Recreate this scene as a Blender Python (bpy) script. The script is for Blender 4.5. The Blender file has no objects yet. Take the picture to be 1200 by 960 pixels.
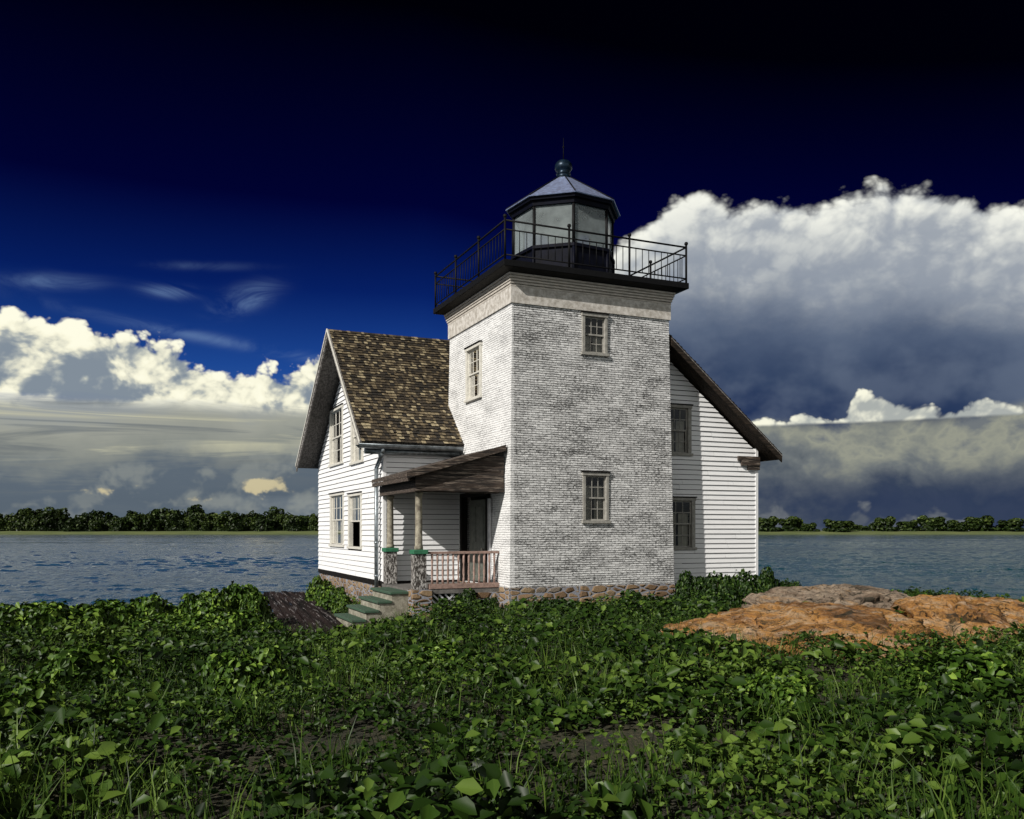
import bpy, bmesh, math, random
import numpy as np
from mathutils import Vector, noise as mn
rad = math.radians
random.seed(7); rng = np.random.default_rng(7)
scn = bpy.context.scene
col = scn.collection
ROT = rad(23.58)
RX = (math.cos(ROT), math.sin(ROT)); LX = (-math.sin(ROT), math.cos(ROT))
CO = (0.0, 24.0)

# ------------------------------------------------------------------ node helpers
class S:
    """a node socket with arithmetic"""
    def __init__(s, nt, o): s.nt = nt; s.o = o
    def _m(s, op, *a, clamp=False):
        n = s.nt.nodes.new('ShaderNodeMath'); n.operation = op; n.use_clamp = clamp
        for i, v in enumerate((s,) + a):
            if isinstance(v, S): s.nt.links.new(v.o, n.inputs[i])
            else: n.inputs[i].default_value = v
        return S(s.nt, n.outputs[0])
    def __add__(s, b): return s._m('ADD', b)
    __radd__ = __add__
    def __sub__(s, b): return s._m('SUBTRACT', b)
    def __rsub__(s, b): return (s * -1.0) + b
    def __mul__(s, b): return s._m('MULTIPLY', b)
    __rmul__ = __mul__
    def __truediv__(s, b): return s._m('DIVIDE', b)
    def clamp(s): return s._m('ADD', 0.0, clamp=True)
    def pow(s, b): return s._m('POWER', b)
    def max(s, b): return s._m('MAXIMUM', b)
    def min(s, b): return s._m('MINIMUM', b)
    def ss(s, a, b):   # smoothstep a..b
        n = s.nt.nodes.new('ShaderNodeMapRange'); n.interpolation_type = 'SMOOTHSTEP'
        s.nt.links.new(s.o, n.inputs[0])
        if a <= b: vals = (a, b, 0, 1)
        else: vals = (b, a, 1, 0)
        for i, v in enumerate(vals): n.inputs[i+1].default_value = v
        return S(s.nt, n.outputs[0])
def vec(nt, x, y, z=0.0):
    n = nt.nodes.new('ShaderNodeCombineXYZ')
    for i, v in enumerate((x, y, z)):
        if isinstance(v, S): nt.links.new(v.o, n.inputs[i])
        else: n.inputs[i].default_value = v
    return n.outputs[0]
def sep(nt, sock):
    n = nt.nodes.new('ShaderNodeSeparateXYZ'); nt.links.new(sock, n.inputs[0])
    return [S(nt, n.outputs[i]) for i in range(3)]
def nz(nt, v, scale=1.0, detail=4.0, rough=0.5, dist=0.0, lac=2.0, dim='3D'):
    n = nt.nodes.new('ShaderNodeTexNoise'); n.normalize = True; n.noise_dimensions = dim
    if v is not None: nt.links.new(v, n.inputs['Vector'])
    n.inputs['Scale'].default_value = scale; n.inputs['Detail'].default_value = detail
    n.inputs['Roughness'].default_value = rough; n.inputs['Distortion'].default_value = dist
    n.inputs['Lacunarity'].default_value = lac
    return S(nt, n.outputs[0])
nz_ = nz
def vor(nt, v, scale=1.0, feature='F1', detail=0.0, rough=0.5, smooth=0.4, rnd=1.0, out='Distance', dim='3D'):
    n = nt.nodes.new('ShaderNodeTexVoronoi'); n.feature = feature; n.voronoi_dimensions = dim
    nt.links.new(v, n.inputs['Vector']); n.inputs['Scale'].default_value = scale
    if 'Detail' in n.inputs: n.inputs['Detail'].default_value = detail; n.inputs['Roughness'].default_value = rough
    if feature == 'SMOOTH_F1': n.inputs['Smoothness'].default_value = smooth
    n.inputs['Randomness'].default_value = rnd
    if out == 'Color': return n.outputs['Color']
    return S(nt, n.outputs[out])
def rgb(nt, c):
    n = nt.nodes.new('ShaderNodeRGB'); n.outputs[0].default_value = (*c, 1); return n.outputs[0]
def mix(nt, f, a, b, mode='MIX'):
    n = nt.nodes.new('ShaderNodeMix'); n.data_type = 'RGBA'; n.blend_type = mode
    if isinstance(f, S): nt.links.new(f.o, n.inputs[0])
    else: n.inputs[0].default_value = f
    for i, c in ((6, a), (7, b)):
        if isinstance(c, tuple): n.inputs[i].default_value = (*c, 1)
        else: nt.links.new(c, n.inputs[i])
    return n.outputs[2]
def fcurve(nt, x, pts):
    n = nt.nodes.new('ShaderNodeFloatCurve'); nt.links.new(x.o, n.inputs['Value'])
    c = n.mapping.curves[0]
    for i, (a, b) in enumerate(pts):
        if i < 2: c.points[i].location = (a, b)
        else: c.points.new(a, b)
    for p in c.points: p.handle_type = 'AUTO_CLAMPED'
    n.mapping.update(); return S(nt, n.outputs[0])
def ramp(nt, f, stops):
    n = nt.nodes.new('ShaderNodeValToRGB'); nt.links.new(f.o, n.inputs[0])
    e = n.color_ramp.elements
    while len(e) < len(stops): e.new(0.5)
    for el, (p, c) in zip(e, stops): el.position = p; el.color = (*c, 1)
    return n.outputs[0]
def srgb(r, g, b):
    return tuple(((v/255)/12.92 if v/255 <= .04045 else (((v/255)+.055)/1.055)**2.4) for v in (r, g, b))

MATS = {}
def new_mat(name):
    m = bpy.data.materials.new(name); m.use_nodes = True
    nt = m.node_tree; b = nt.nodes['Principled BSDF']; MATS[name] = m
    tc = nt.nodes.new('ShaderNodeTexCoord')
    return m, nt, b, tc
def setc(nt, b, c):
    if isinstance(c, tuple): b.inputs['Base Color'].default_value = (*c, 1)
    else: nt.links.new(c, b.inputs['Base Color'])
def bump(nt, b, h, strength=0.5, dist=0.02):
    n = nt.nodes.new('ShaderNodeBump'); n.inputs['Strength'].default_value = strength
    n.inputs['Distance'].default_value = dist
    nt.links.new(h.o, n.inputs['Height']); nt.links.new(n.outputs[0], b.inputs['Normal'])
def simple(name, c, rough=0.6, var=0.25, scale=6.0, metal=0.0, bstr=0.3, c2=None, stretch=(1, 1, 1), detail=6):
    m, nt, b, tc = new_mat(name)
    x, y, z = sep(nt, tc.outputs['Object'])
    v = vec(nt, x*stretch[0], y*stretch[1], z*stretch[2])
    n = nz(nt, v, scale, detail, .65)
    c2 = c2 or tuple(k*(1-var*1.6) for k in c)
    setc(nt, b, mix(nt, n.ss(.3, .7), c2, c))
    b.inputs['Roughness'].default_value = rough; b.inputs['Metallic'].default_value = metal
    if bstr: bump(nt, b, nz(nt, v, scale*3, 5, .6), bstr, .01)
    return m

# -- building materials
def mat_brick():
    m, nt, b, tc = new_mat('whitewashed_brick')
    x, y, z = sep(nt, tc.outputs['Object'])
    u = x + y
    uv = vec(nt, u, z)
    w0 = nz(nt, vec(nt, u*3, z*5), 1.0, 4, .65, dim='2D')
    v = vec(nt, u + (w0-.5)*.10, z + (w0-.5)*.030)
    n = nt.nodes.new('ShaderNodeTexBrick'); nt.links.new(v, n.inputs['Vector'])
    n.inputs['Scale'].default_value = 1; n.inputs['Brick Width'].default_value = .23
    n.inputs['Row Height'].default_value = .064; n.inputs['Mortar Size'].default_value = .008
    n.inputs['Mortar Smooth'].default_value = .4; n.inputs['Bias'].default_value = .1
    n.inputs['Color1'].default_value = (.38, .38, .38, 1); n.inputs['Color2'].default_value = (.80, .80, .80, 1)
    fac = S(nt, n.outputs['Fac'])
    row = (((z + (w0-.5)*.030)/.064)._m('FRACT') - .5)._m('ABSOLUTE')      # 0.5 on the bed joints
    big = nz(nt, vec(nt, u*.9, z*2.4), .9, 7, .74, dim='2D')
    dash = nz(nt, vec(nt, u*7, z*11), 1.3, 4, .7, dim='2D')
    bed = row.ss(.34, .46)*(dash*.75 + big*.6).ss(.52, .70)
    head = fac*(dash*.6 + big*.6).ss(.56, .76)*.6
    fine = nz(nt, vec(nt, u*50, z*60), 1, 3, .7, dim='2D')
    chip = (nz(nt, vec(nt, u*8, z*22), 1.3, 5, .75, dim='2D') + big*.5).ss(.78, .92)
    sunlit_face = x.ss(-2.44, -2.48)      # sunlit look put in the colour: left face paler, front keeps its worn joints
    wear_and_sun = 1.0 - sunlit_face*.62
    base = mix(nt, (fine.ss(.3, .75)*.6 + sunlit_face*.6).clamp(), n.outputs['Color'], (.83, .83, .83))
    c = mix(nt, big.ss(.45, .72)*.25*wear_and_sun, base, (.40, .40, .40))
    c = mix(nt, chip*.85*wear_and_sun, c, (.045, .045, .045))
    c = mix(nt, ((bed + head)*wear_and_sun).clamp(), c, (.010, .010, .010))
    setc(nt, b, c); b.inputs['Roughness'].default_value = .85
    bump(nt, b, (bed*-1.0) + fine*.25 - chip*.4, .9, .018)
    return m
def mat_stone():
    m, nt, b, tc = new_mat('rubble_stone')
    x, y, z = sep(nt, tc.outputs['Object'])
    w = nz(nt, tc.outputs['Object'], 2.5, 3, .6)
    v = vec(nt, (x+y)*2.7 + w*.5, z*6.2 + w*.5)
    e = vor(nt, v, 1, 'DISTANCE_TO_EDGE', rnd=.75)
    cc = vor(nt, v, 1, 'F1', rnd=.75, out='Color')
    r, g, bb = sep(nt, cc)
    st = ramp(nt, r, [(0, (.13, .075, .035)), (.35, (.24, .15, .08)), (.7, (.33, .23, .13)), (1, (.20, .17, .14))])
    fine = nz(nt, tc.outputs['Object'], 22, 5, .7)
    st = mix(nt, fine.ss(.35, .7)*.5, st, (.10, .07, .045))
    mort = e.ss(.07, .035)
    setc(nt, b, mix(nt, mort, st, (.24, .25, .29))); b.inputs['Roughness'].default_value = .9
    bump(nt, b, e.ss(.04, .2) + fine*.3, .9, .04)
    return m
def mat_clap():
    m, nt, b, tc = new_mat('white_clapboard_paint')
    x, y, z = sep(nt, tc.outputs['Object'])
    v = vec(nt, x*.8, y*.8, z*6)
    st = nz(nt, v, 4, 6, .7)
    sp = nz(nt, tc.outputs['Object'], 30, 3, .7)
    drip = nz(nt, vec(nt, x*9, y*9, z*.7), 1.3, 4, .6)
    c = mix(nt, st.ss(.5, .72)*.35, (.80, .80, .81), (.52, .52, .53))
    c = mix(nt, drip.ss(.62, .78)*.25, c, (.35, .34, .33))
    c = mix(nt, sp.ss(.70, .76)*.8, c, (.12, .11, .10))
    setc(nt, b, c); b.inputs['Roughness'].default_value = .65
    bump(nt, b, st + sp*.3, .35, .01)
    return m
def mat_wood(name, c1, c2, rough=.85, axis=0, sc=1.0, flake=None):
    m, nt, b, tc = new_mat(name)
    x, y, z = sep(nt, tc.outputs['Object'])
    k = [14.0, 14.0, 14.0]; k[axis] = .9
    v = vec(nt, x*k[0]*sc, y*k[1]*sc, z*k[2]*sc)
    n = nz(nt, v, 1.2, 7, .72)
    c = mix(nt, n.ss(.38, .66), c1, c2)
    if flake:
        f = nz(nt, vec(nt, x*k[0], y*k[1], z*k[2]), 2.1, 5, .75)
        c = mix(nt, f.ss(.52, .60)*.7, c, flake)
    setc(nt, b, c); b.inputs['Roughness'].default_value = rough
    bump(nt, b, n, .8, .015)
    return m
def mat_shingle():
    m, nt, b, tc = new_mat('wood_shingles')
    at = nt.nodes.new('ShaderNodeAttribute'); at.attribute_name = 'tone'
    t = S(nt, at.outputs['Fac'])
    x, y, z = sep(nt, tc.outputs['Object'])
    n = nz(nt, vec(nt, x*20, y*20, z*5), 1, 5, .7)
    c = ramp(nt, t, [(0, (.008, .006, .004)), (.45, (.035, .025, .014)), (.75, (.14, .105, .058)), (1, (.34, .28, .17))])
    c = mix(nt, n.ss(.45, .7)*.6, c, (.015, .011, .008))
    setc(nt, b, c); b.inputs['Roughness'].default_value = .9
    bump(nt, b, n, .6, .01)
    return m
M = {}
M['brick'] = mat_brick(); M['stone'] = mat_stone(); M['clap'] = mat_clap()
M['shingle'] = mat_shingle()
M['trim'] = simple('cream_trim_paint', (.60, .57, .50), .6, .3, 5)
M['winframe'] = simple('aged_window_paint', (.66, .64, .58), .65, .2, 9, c2=(.52, .50, .45))
M['frieze'] = simple('weathered_cream_stone', (.64, .61, .57), .8, .4, 7, c2=(.34, .31, .27))
M['cornice'] = simple('cream_cornice_paint', (.58, .53, .47), .7, .25, 5, stretch=(1, 1, 4))
M['iron'] = simple('black_iron', (.006, .006, .007), .6, .3, 12)
M['drum'] = simple('dark_blue_drum_paint', (.003, .004, .012), .6, .4, 5)
M['ball'] = simple('dark_blue_ball_paint', (.012, .03, .055), .35, .4, 9, metal=.5)
M['leadroof'] = simple('pale_blue_roof_metal', (.34, .42, .66), .35, .25, 8, metal=.45, bstr=.3, c2=(.20, .22, .34))
M['galv'] = simple('galvanised_gutter', (.33, .37, .40), .38, .3, 7, metal=.6, c2=(.12, .14, .15))
M['darkwood'] = mat_wood('dark_soffit_wood', (.010, .008, .006), (.045, .032, .024), axis=0)
M['barge'] = mat_wood('grey_bargeboard_wood', (.09, .08, .075), (.34, .32, .30), axis=1)
M['soffgrey'] = mat_wood('weathered_grey_soffit_boards', (.03, .026, .024), (.13, .12, .11), axis=1)
M['porchwood'] = mat_wood('weathered_brown_porch_boards', (.010, .007, .006), (.060, .040, .029), axis=0, flake=(.26, .21, .17))
M['column'] = simple('peeling_cream_column_paint', (.38, .35, .27), .8, .35, 8, c2=(.13, .11, .085))
M['pier'] = None
M['green'] = simple('green_step_paint', (.030, .10, .055), .8, .3, 22, c2=(.05, .06, .045))
M['cap'] = simple('bright_green_cap_paint', (.03, .17, .085), .7, .2, 10)
M['rail'] = simple('dusty_pink_rail_paint', (.36, .24, .20), .7, .3, 9)
M['shadeframe'] = simple('shaded_window_paint', (.34, .33, .30), .7, .2, 9, c2=(.22, .21, .19))  # darker copy of the window paint, shade put into its colour for right-facing windows
M['sill'] = simple('black_sill_and_shadow', (.014, .012, .011), .8, .4, 9)  # also colours in the dark of board laps and unlit rooms
M['floor'] = simple('grey_porch_floor', (.16, .15, .14), .8, .3, 6)
M['door'] = simple('dull_green_grey_door_paint', (.12, .13, .11), .6, .3, 6)
M['lattice'] = simple('white_lattice_paint', (.60, .60, .62), .7, .2, 9)
M['curtain'] = simple('off_white_curtain', (.50, .46, .38), .9, .2, 6, bstr=0)
M['lenshousing'] = simple('green_grey_lens_housing', (.03, .05, .045), .4, .3, 6)

for k_, sp_ in (('iron', .15), ('drum', .1), ('sill', .15), ('darkwood', .2), ('ball', .4)):
    M[k_].node_tree.nodes['Principled BSDF'].inputs['Specular IOR Level'].default_value = sp_
def mat_pier():
    m, nt, b, tc = new_mat('peeling_white_post_paint')
    x, y, z = sep(nt, tc.outputs['Object'])
    n = nz(nt, vec(nt, x*12, y*12, z*5), 2, 6, .75)
    setc(nt, b, mix(nt, n.ss(.42, .52), (.46, .44, .42), (.03, .024, .02))); b.inputs['Roughness'].default_value = .8
    bump(nt, b, n, .6, .01); return m
M['pier'] = mat_pier()
def mat_conc():
    m, nt, b, tc = new_mat('rough_concrete')
    n = nz(nt, tc.outputs['Object'], 5, 8, .75); f = nz(nt, tc.outputs['Object'], 55, 3, .7)
    c = mix(nt, n.ss(.35, .7), (.16, .145, .11), (.40, .38, .31))
    c = mix(nt, f.ss(.58, .68)*.7, c, (.06, .055, .045))
    setc(nt, b, c); b.inputs['Roughness'].default_value = .9; bump(nt, b, n + f*.6, .6, .02); return m
M['conc'] = mat_conc()
def mat_glass(name, tint, pale_fac, pale_col):
    m = bpy.data.materials.new(name); m.use_nodes = True; nt = m.node_tree; nt.nodes.clear()
    out = nt.nodes.new('ShaderNodeOutputMaterial')
    tr = nt.nodes.new('ShaderNodeBsdfTransparent'); tr.inputs[0].default_value = (*tint, 1)
    gl = nt.nodes.new('ShaderNodeBsdfGlossy'); gl.inputs['Roughness'].default_value = .04
    fr = nt.nodes.new('ShaderNodeFresnel'); fr.inputs[0].default_value = 1.5
    mx = nt.nodes.new('ShaderNodeMixShader'); nt.links.new(fr.outputs[0], mx.inputs[0])
    nt.links.new(tr.outputs[0], mx.inputs[1]); nt.links.new(gl.outputs[0], mx.inputs[2])
    o = mx.outputs[0]
    if pale_fac:
        df = nt.nodes.new('ShaderNodeBsdfDiffuse'); df.inputs[0].default_value = (*pale_col, 1)
        tl = nt.nodes.new('ShaderNodeBsdfTranslucent'); tl.inputs[0].default_value = (*pale_col, 1)
        a = nt.nodes.new('ShaderNodeMixShader'); a.inputs[0].default_value = .5
        nt.links.new(df.outputs[0], a.inputs[1]); nt.links.new(tl.outputs[0], a.inputs[2])
        tc = nt.nodes.new('ShaderNodeTexCoord')
        h = nz(nt, tc.outputs['Object'], 1.6, 4, .6)*.5 + (pale_fac-.25)
        m2 = nt.nodes.new('ShaderNodeMixShader'); nt.links.new(h.o, m2.inputs[0])
        nt.links.new(o, m2.inputs[1]); nt.links.new(a.outputs[0], m2.inputs[2]); o = m2.outputs[0]
    nt.links.new(o, out.inputs[0]); return m
M['glass'] = mat_glass('old_window_glass', (.85, .88, .88), 0, None)
M['lantern_glass'] = mat_glass('brightened_lantern_glass', (.90, .96, .98), .29, (.86, .98, 1.0))  # pale diffuse mixed in to brighten clear panes, standing in for sky light

# -- nature materials
def mat_leaf(name, c1, c2, c3):
    m, nt, b, tc = new_mat(name)
    at = nt.nodes.new('ShaderNodeAttribute'); at.attribute_name = 'tone'
    t = S(nt, at.outputs['Fac'])
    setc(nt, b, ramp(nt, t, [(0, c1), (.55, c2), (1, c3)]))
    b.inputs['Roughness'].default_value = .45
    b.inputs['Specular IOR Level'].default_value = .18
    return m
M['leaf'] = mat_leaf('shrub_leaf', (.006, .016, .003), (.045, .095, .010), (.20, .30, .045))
M['leaf_mid'] = mat_leaf('ground_cover_leaf', (.004, .011, .002), (.022, .050, .006), (.095, .15, .024))
M['leaf_dark'] = mat_leaf('dark_shrub_leaf', (.003, .009, .002), (.016, .040, .005), (.075, .125, .022))
M['treeleaf'] = mat_leaf('distant_tree_leaf', (.005, .011, .003), (.020, .036, .007), (.075, .105, .024))
M['bark'] = simple('bark', (.07, .05, .035), .9, .3, 6)
def mat_soil():
    m, nt, b, tc = new_mat('dark_soil_and_litter')
    n = nz(nt, tc.outputs['Object'], 1.3, 8, .7); f = nz(nt, tc.outputs['Object'], 18, 5, .75)
    c = mix(nt, n.ss(.4, .6), (.018, .020, .009), (.045, .045, .018))
    c = mix(nt, f.ss(.5, .62)*.8, c, (.11, .09, .05))
    setc(nt, b, c); b.inputs['Roughness'].default_value = .95; bump(nt, b, f + n, .9, .08); return m
M['soil'] = mat_soil()
def mat_rock(name, cols):
    m, nt, b, tc = new_mat(name)
    x, y, z = sep(nt, tc.outputs['Object'])
    w = nz(nt, tc.outputs['Object'], .45, 4, .6)
    v = vec(nt, x*.55 + w*1.0, y*.7 + w, z*3.2 + x*.5 + w*2.0)
    big = nz(nt, v, .9, 8, .68)
    c = ramp(nt, big.ss(.30, .70), list(zip((0, .3, .6, 1), cols)))
    f = nz(nt, tc.outputs['Object'], 12, 8, .78)
    c = mix(nt, f.ss(.52, .64)*.8, c, (.05, .032, .02))
    g = nz(nt, tc.outputs['Object'], 60, 3, .7)
    c = mix(nt, g.ss(.50, .72)*.45, c, (.42, .36, .28))
    sk = nz(nt, vec(nt, x*.6 + w*1.5, y*3.2 + z*2 + w*2), 1.3, 8, .74)
    c = mix(nt, sk.ss(.53, .60)*.85, c, (.035, .035, .024))
    c = mix(nt, sk.ss(.50, .38)*.6, c, (.66, .52, .38))
    lich = nz(nt, tc.outputs['Object'], 2.1, 8, .78)
    c = mix(nt, lich.ss(.56, .66)*.6, c, (.20, .17, .14))
    s1 = nz(nt, vec(nt, x*.5 + w*1.4, y*.8 + w, z*1.6 + w*2.2), .8, 3, .55)
    seam = ((s1 - .5)._m('ABSOLUTE')).ss(.003, .0005)*f.ss(.47, .56)
    s2 = nz(nt, vec(nt, x*1.0 + w*2, y*1.4, z*9 + x*1.5 + w*3), 1.1, 5, .7)
    seam2 = ((s2 - .52)._m('ABSOLUTE')).ss(.007, .001)*f.ss(.42, .56)
    c = mix(nt, (seam + seam2*.8).clamp(), c, (.010, .007, .006))
    setc(nt, b, c); b.inputs['Roughness'].default_value = .85
    b.inputs['Specular IOR Level'].default_value = .25
    bump(nt, b, f*.7 + big*1.4 - sk*.9 - seam*.9 - seam2*.5 + g*.1, 1.0, .16); return m
M['rock'] = mat_rock('orange_granite', [(.10, .05, .022), (.34, .150, .042), (.60, .29, .075), (.56, .42, .28)])
M['rock_grey'] = mat_rock('grey_brown_granite', [(.14, .09, .06), (.28, .20, .14), (.38, .30, .23), (.50, .27, .10)])
def mat_water():
    m, nt, b, tc = new_mat('sea_water')
    x, y, z = sep(nt, tc.outputs['Object'])
    pat = nz(nt, vec(nt, x*.012, y*.006), 1, 3, .5, dim='2D')
    setc(nt, b, mix(nt, (pat*.3 + x.ss(40, -40)*.8).clamp(), (.003, .040, .052), (.020, .062, .125)))
    b.inputs['Specular IOR Level'].default_value = .20; b.inputs['Roughness'].default_value = .06; b.inputs['IOR'].default_value = 1.33
    a = nz(nt, vec(nt, x*.50, y*.22), 1.0, 6, .68, .3, dim='2D')
    l = nz(nt, vec(nt, x*.07, y*.035), 1.0, 4, .6, dim='2D')
    f = nz(nt, vec(nt, x*1.9, y*1.1), 1.0, 4, .65, dim='2D')
    bump(nt, b, a*.5 + f*.35, 1.0, .25); return m
M['water'] = mat_water()
M['shoregrass'] = simple('shore_meadow_grass', (.13, .15, .045), .95, .4, .05, bstr=0, c2=(.07, .10, .025))

# ------------------------------------------------------------------ object helpers
def tag(o, label=None, cat=None, group=None, kind=None):
    if label: o['label'] = label
    if cat: o['category'] = cat
    if group: o['group'] = group
    if kind: o['kind'] = kind
    return o
OFF = {}
def empty(name, pq, z=0.0, label=None, cat=None, group=None):
    o = bpy.data.objects.new(name, None); col.objects.link(o)
    p, q = pq
    o.location = (CO[0] + RX[0]*p + LX[0]*q, CO[1] + RX[1]*p + LX[1]*q, z)
    o.rotation_euler = (0, 0, ROT); o.empty_display_size = .2
    OFF[o.name] = (p, q, z)
    return tag(o, label, cat, group)
def root_of(o):
    while o.parent: o = o.parent
    return o
class MB:
    def __init__(s): s.v = []; s.f = []; s.t = []; s.m = []; s.smooth = set()
    def quad(s, a, b, c, d, tone=0.5, mi=0):
        i = len(s.v); s.v += [a, b, c, d]; s.f.append((i, i+1, i+2, i+3)); s.t.append(tone); s.m.append(mi)
    def tri(s, a, b, c, tone=.5, mi=0):
        i = len(s.v); s.v += [a, b, c]; s.f.append((i, i+1, i+2)); s.t.append(tone); s.m.append(mi)
    def hexa(s, P, mi=0, tone=.5):   # 8 points: bottom 4, top 4
        i = len(s.v); s.v += list(P)
        for f in ((0,3,2,1), (4,5,6,7), (0,1,5,4), (1,2,6,5), (2,3,7,6), (3,0,4,7)):
            s.f.append(tuple(i+k for k in f)); s.t.append(tone); s.m.append(mi)
    def box(s, x0, x1, y0, y1, z0, z1, fn=None, mi=0, tone=.5):
        P = [(x0,y0,z0), (x1,y0,z0), (x1,y1,z0), (x0,y1,z0), (x0,y0,z1), (x1,y0,z1), (x1,y1,z1), (x0,y1,z1)]
        if fn: P = [fn(*p) for p in P]
        s.hexa(P, mi, tone)
    def ring(s, cx, cy, prof, n=8, a0=0.0, caps=True, mi=0, smooth=False):
        """surface of revolution (polygonal) from a profile [(r, z), ...]"""
        i = len(s.v)
        for r, z in prof:
            for k in range(n):
                a = a0 + 2*math.pi*k/n; s.v.append((cx + r*math.cos(a), cy + r*math.sin(a), z))
        for j in range(len(prof)-1):
            for k in range(n):
                k2 = (k+1) % n
                if smooth: s.smooth.add(len(s.f))
                s.f.append((i+j*n+k, i+j*n+k2, i+(j+1)*n+k2, i+(j+1)*n+k)); s.t.append(.5); s.m.append(mi)
        if caps:
            s.f.append(tuple(i+k for k in range(n))[::-1]); s.f.append(tuple(i+(len(prof)-1)*n+k for k in range(n)))
            s.t += [.5, .5]; s.m += [mi, mi]
    def tube(s, a, b, r0, r1=None, n=8, mi=0):
        r1 = r0 if r1 is None else r1
        a = Vector(a); b = Vector(b); d = (b-a).normalized()
        u = d.cross(Vector((0, 0, 1)) if abs(d.z) < .9 else Vector((1, 0, 0))).normalized(); w = d.cross(u)
        i = len(s.v)
        for P, r in ((a, r0), (b, r1)):
            for k in range(n):
                t = 2*math.pi*k/n; s.v.append(tuple(P + u*(r*math.cos(t)) + w*(r*math.sin(t))))
        for k in range(n):
            k2 = (k+1) % n; s.smooth.add(len(s.f)); s.f.append((i+k, i+k2, i+n+k2, i+n+k)); s.t.append(.5); s.m.append(mi)
        s.f.append(tuple(i+k for k in range(n))[::-1]); s.f.append(tuple(i+n+k for k in range(n))); s.t += [.5, .5]; s.m += [mi, mi]
    def build(s, name, mat, parent=None, label=None, bevel=0, recalc=True):
        me = bpy.data.meshes.new(name)
        off = OFF.get(root_of(parent).name, (0, 0, 0)) if parent else (0, 0, 0)
        me.from_pydata([(a-off[0], b-off[1], c-off[2]) for a, b, c in s.v], [], s.f)
        for mt in (mat if isinstance(mat, (list, tuple)) else [mat]): me.materials.append(mt)
        me.polygons.foreach_set('material_index', s.m)
        if s.smooth: me.polygons.foreach_set('use_smooth', [i in s.smooth for i in range(len(s.f))])
        if any(t != .5 for t in s.t):
            at = me.attributes.new('tone', 'FLOAT', 'FACE'); at.data.foreach_set('value', s.t)
        if recalc:
            bm = bmesh.new(); bm.from_mesh(me); bmesh.ops.recalc_face_normals(bm, faces=bm.faces); bm.to_mesh(me); bm.free()
        o = bpy.data.objects.new(name, me); col.objects.link(o)
        if parent: o.parent = parent
        if bevel:
            b = o.modifiers.new('bevel', 'BEVEL'); b.width = bevel; b.segments = 2; b.limit_method = 'ANGLE'
        if label: o['label'] = label
        return o

# planes: u along the wall, n outward, z up
def qplane(q0): return lambda u, n, z: (u, q0-n, z)          # faces -q (front right face)
def pplane(p0): return lambda u, n, z: (p0-n, u, z)          # faces -p (left face)

def curtain(parent, fn, u0, u1, z0, z1, dep=-.13):
    mb = MB(); n = 14
    for a, b in ((u0, u0+(u1-u0)*.44), (u1-(u1-u0)*.44, u1)):
        for k in range(n):
            ua = a+(b-a)*k/n; ub = a+(b-a)*(k+1)/n
            na = dep+.025*math.sin(k*2.1); nb = dep+.025*math.sin((k+1)*2.1)
            mb.quad(fn(ua, na, z0), fn(ub, nb, z0), fn(ub, nb, z1), fn(ua, na, z1))
    return mb.build('curtain', M['curtain'], parent, recalc=False)
def window(parent, fn, u0, u1, z0, z1, cols=3, rows=2, fw=.09, opened=False, label=None, fz=.09, curt=.8, mat='winframe'):
    """double hung window; fw = casing width along u, fz = casing height"""
    mb = MB()
    mb.box(u0, u0+fw, -.10, .045, z0+fz, z1-fz, fn); mb.box(u1-fw, u1, -.10, .045, z0+fz, z1-fz, fn)
    mb.box(u0-.02, u1+.02, -.10, .06, z1-fz, z1, fn)
    f = mb.build('window', M[mat], parent, label, bevel=.006)
    mb = MB(); mb.box(u0-.04, u1+.04, -.12, .085, z0, z0+fz*.9, fn); mb.build('sill', M[mat], f, bevel=.006)
    mb = MB(); mb.box(u0-.04, u1+.04, .0, .085, z1+.002, z1+.035, fn); mb.build('drip_cap', M['sill'], f)
    a, b = u0+fw, u1-fw; zm = (z0+z1)/2
    def sash(za, zb, dep):
        mb = MB(); sw = max(.035, fw*.35); sh = .045
        mb.box(a, a+sw, dep-.03, dep, za, zb, fn); mb.box(b-sw, b, dep-.03, dep, za, zb, fn)
        mb.box(a+sw, b-sw, dep-.03, dep, za, za+sh, fn); mb.box(a+sw, b-sw, dep-.03, dep, zb-sh, zb, fn)
        mw = max(.018, (b-a)*.022)
        for k in range(1, cols):
            c = a+sw+(b-a-2*sw)*k/cols; mb.box(c-mw/2, c+mw/2, dep-.025, dep-.004, za+sh, zb-sh, fn)
        for k in range(1, rows):
            c = za+sh+(zb-za-2*sh)*k/rows; mb.box(a+sw, b-sw, dep-.022, dep-.006, c-.011, c+.011, fn)
        mb.build('sash', M[mat], f)
        g = MB(); g.quad(fn(a+sw, dep-.015, za+sh), fn(b-sw, dep-.015, za+sh), fn(b-sw, dep-.015, zb-sh), fn(a+sw, dep-.015, zb-sh))
        g.build('pane', M['glass'], f, recalc=False)
    sash(zm-.02, z1-fz, -.02)
    if not opened:
        sash(z0+fz*.9, zm+.02, -.055)
        if curt: curtain(f, fn, a, b, z0+fz, z0+(z1-z0)*curt, -.16)
    else: curtain(f, fn, a, b, zm, z0+(z1-z0)*curt, -.16)
    mb = MB()                       # black sheet put where the unlit room's darkness would be seen
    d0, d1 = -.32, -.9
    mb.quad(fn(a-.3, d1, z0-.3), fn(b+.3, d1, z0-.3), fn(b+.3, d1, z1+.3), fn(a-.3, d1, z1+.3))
    mb.build('dark_room_sheet', M['sill'], f, recalc=False)
    return f

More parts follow.
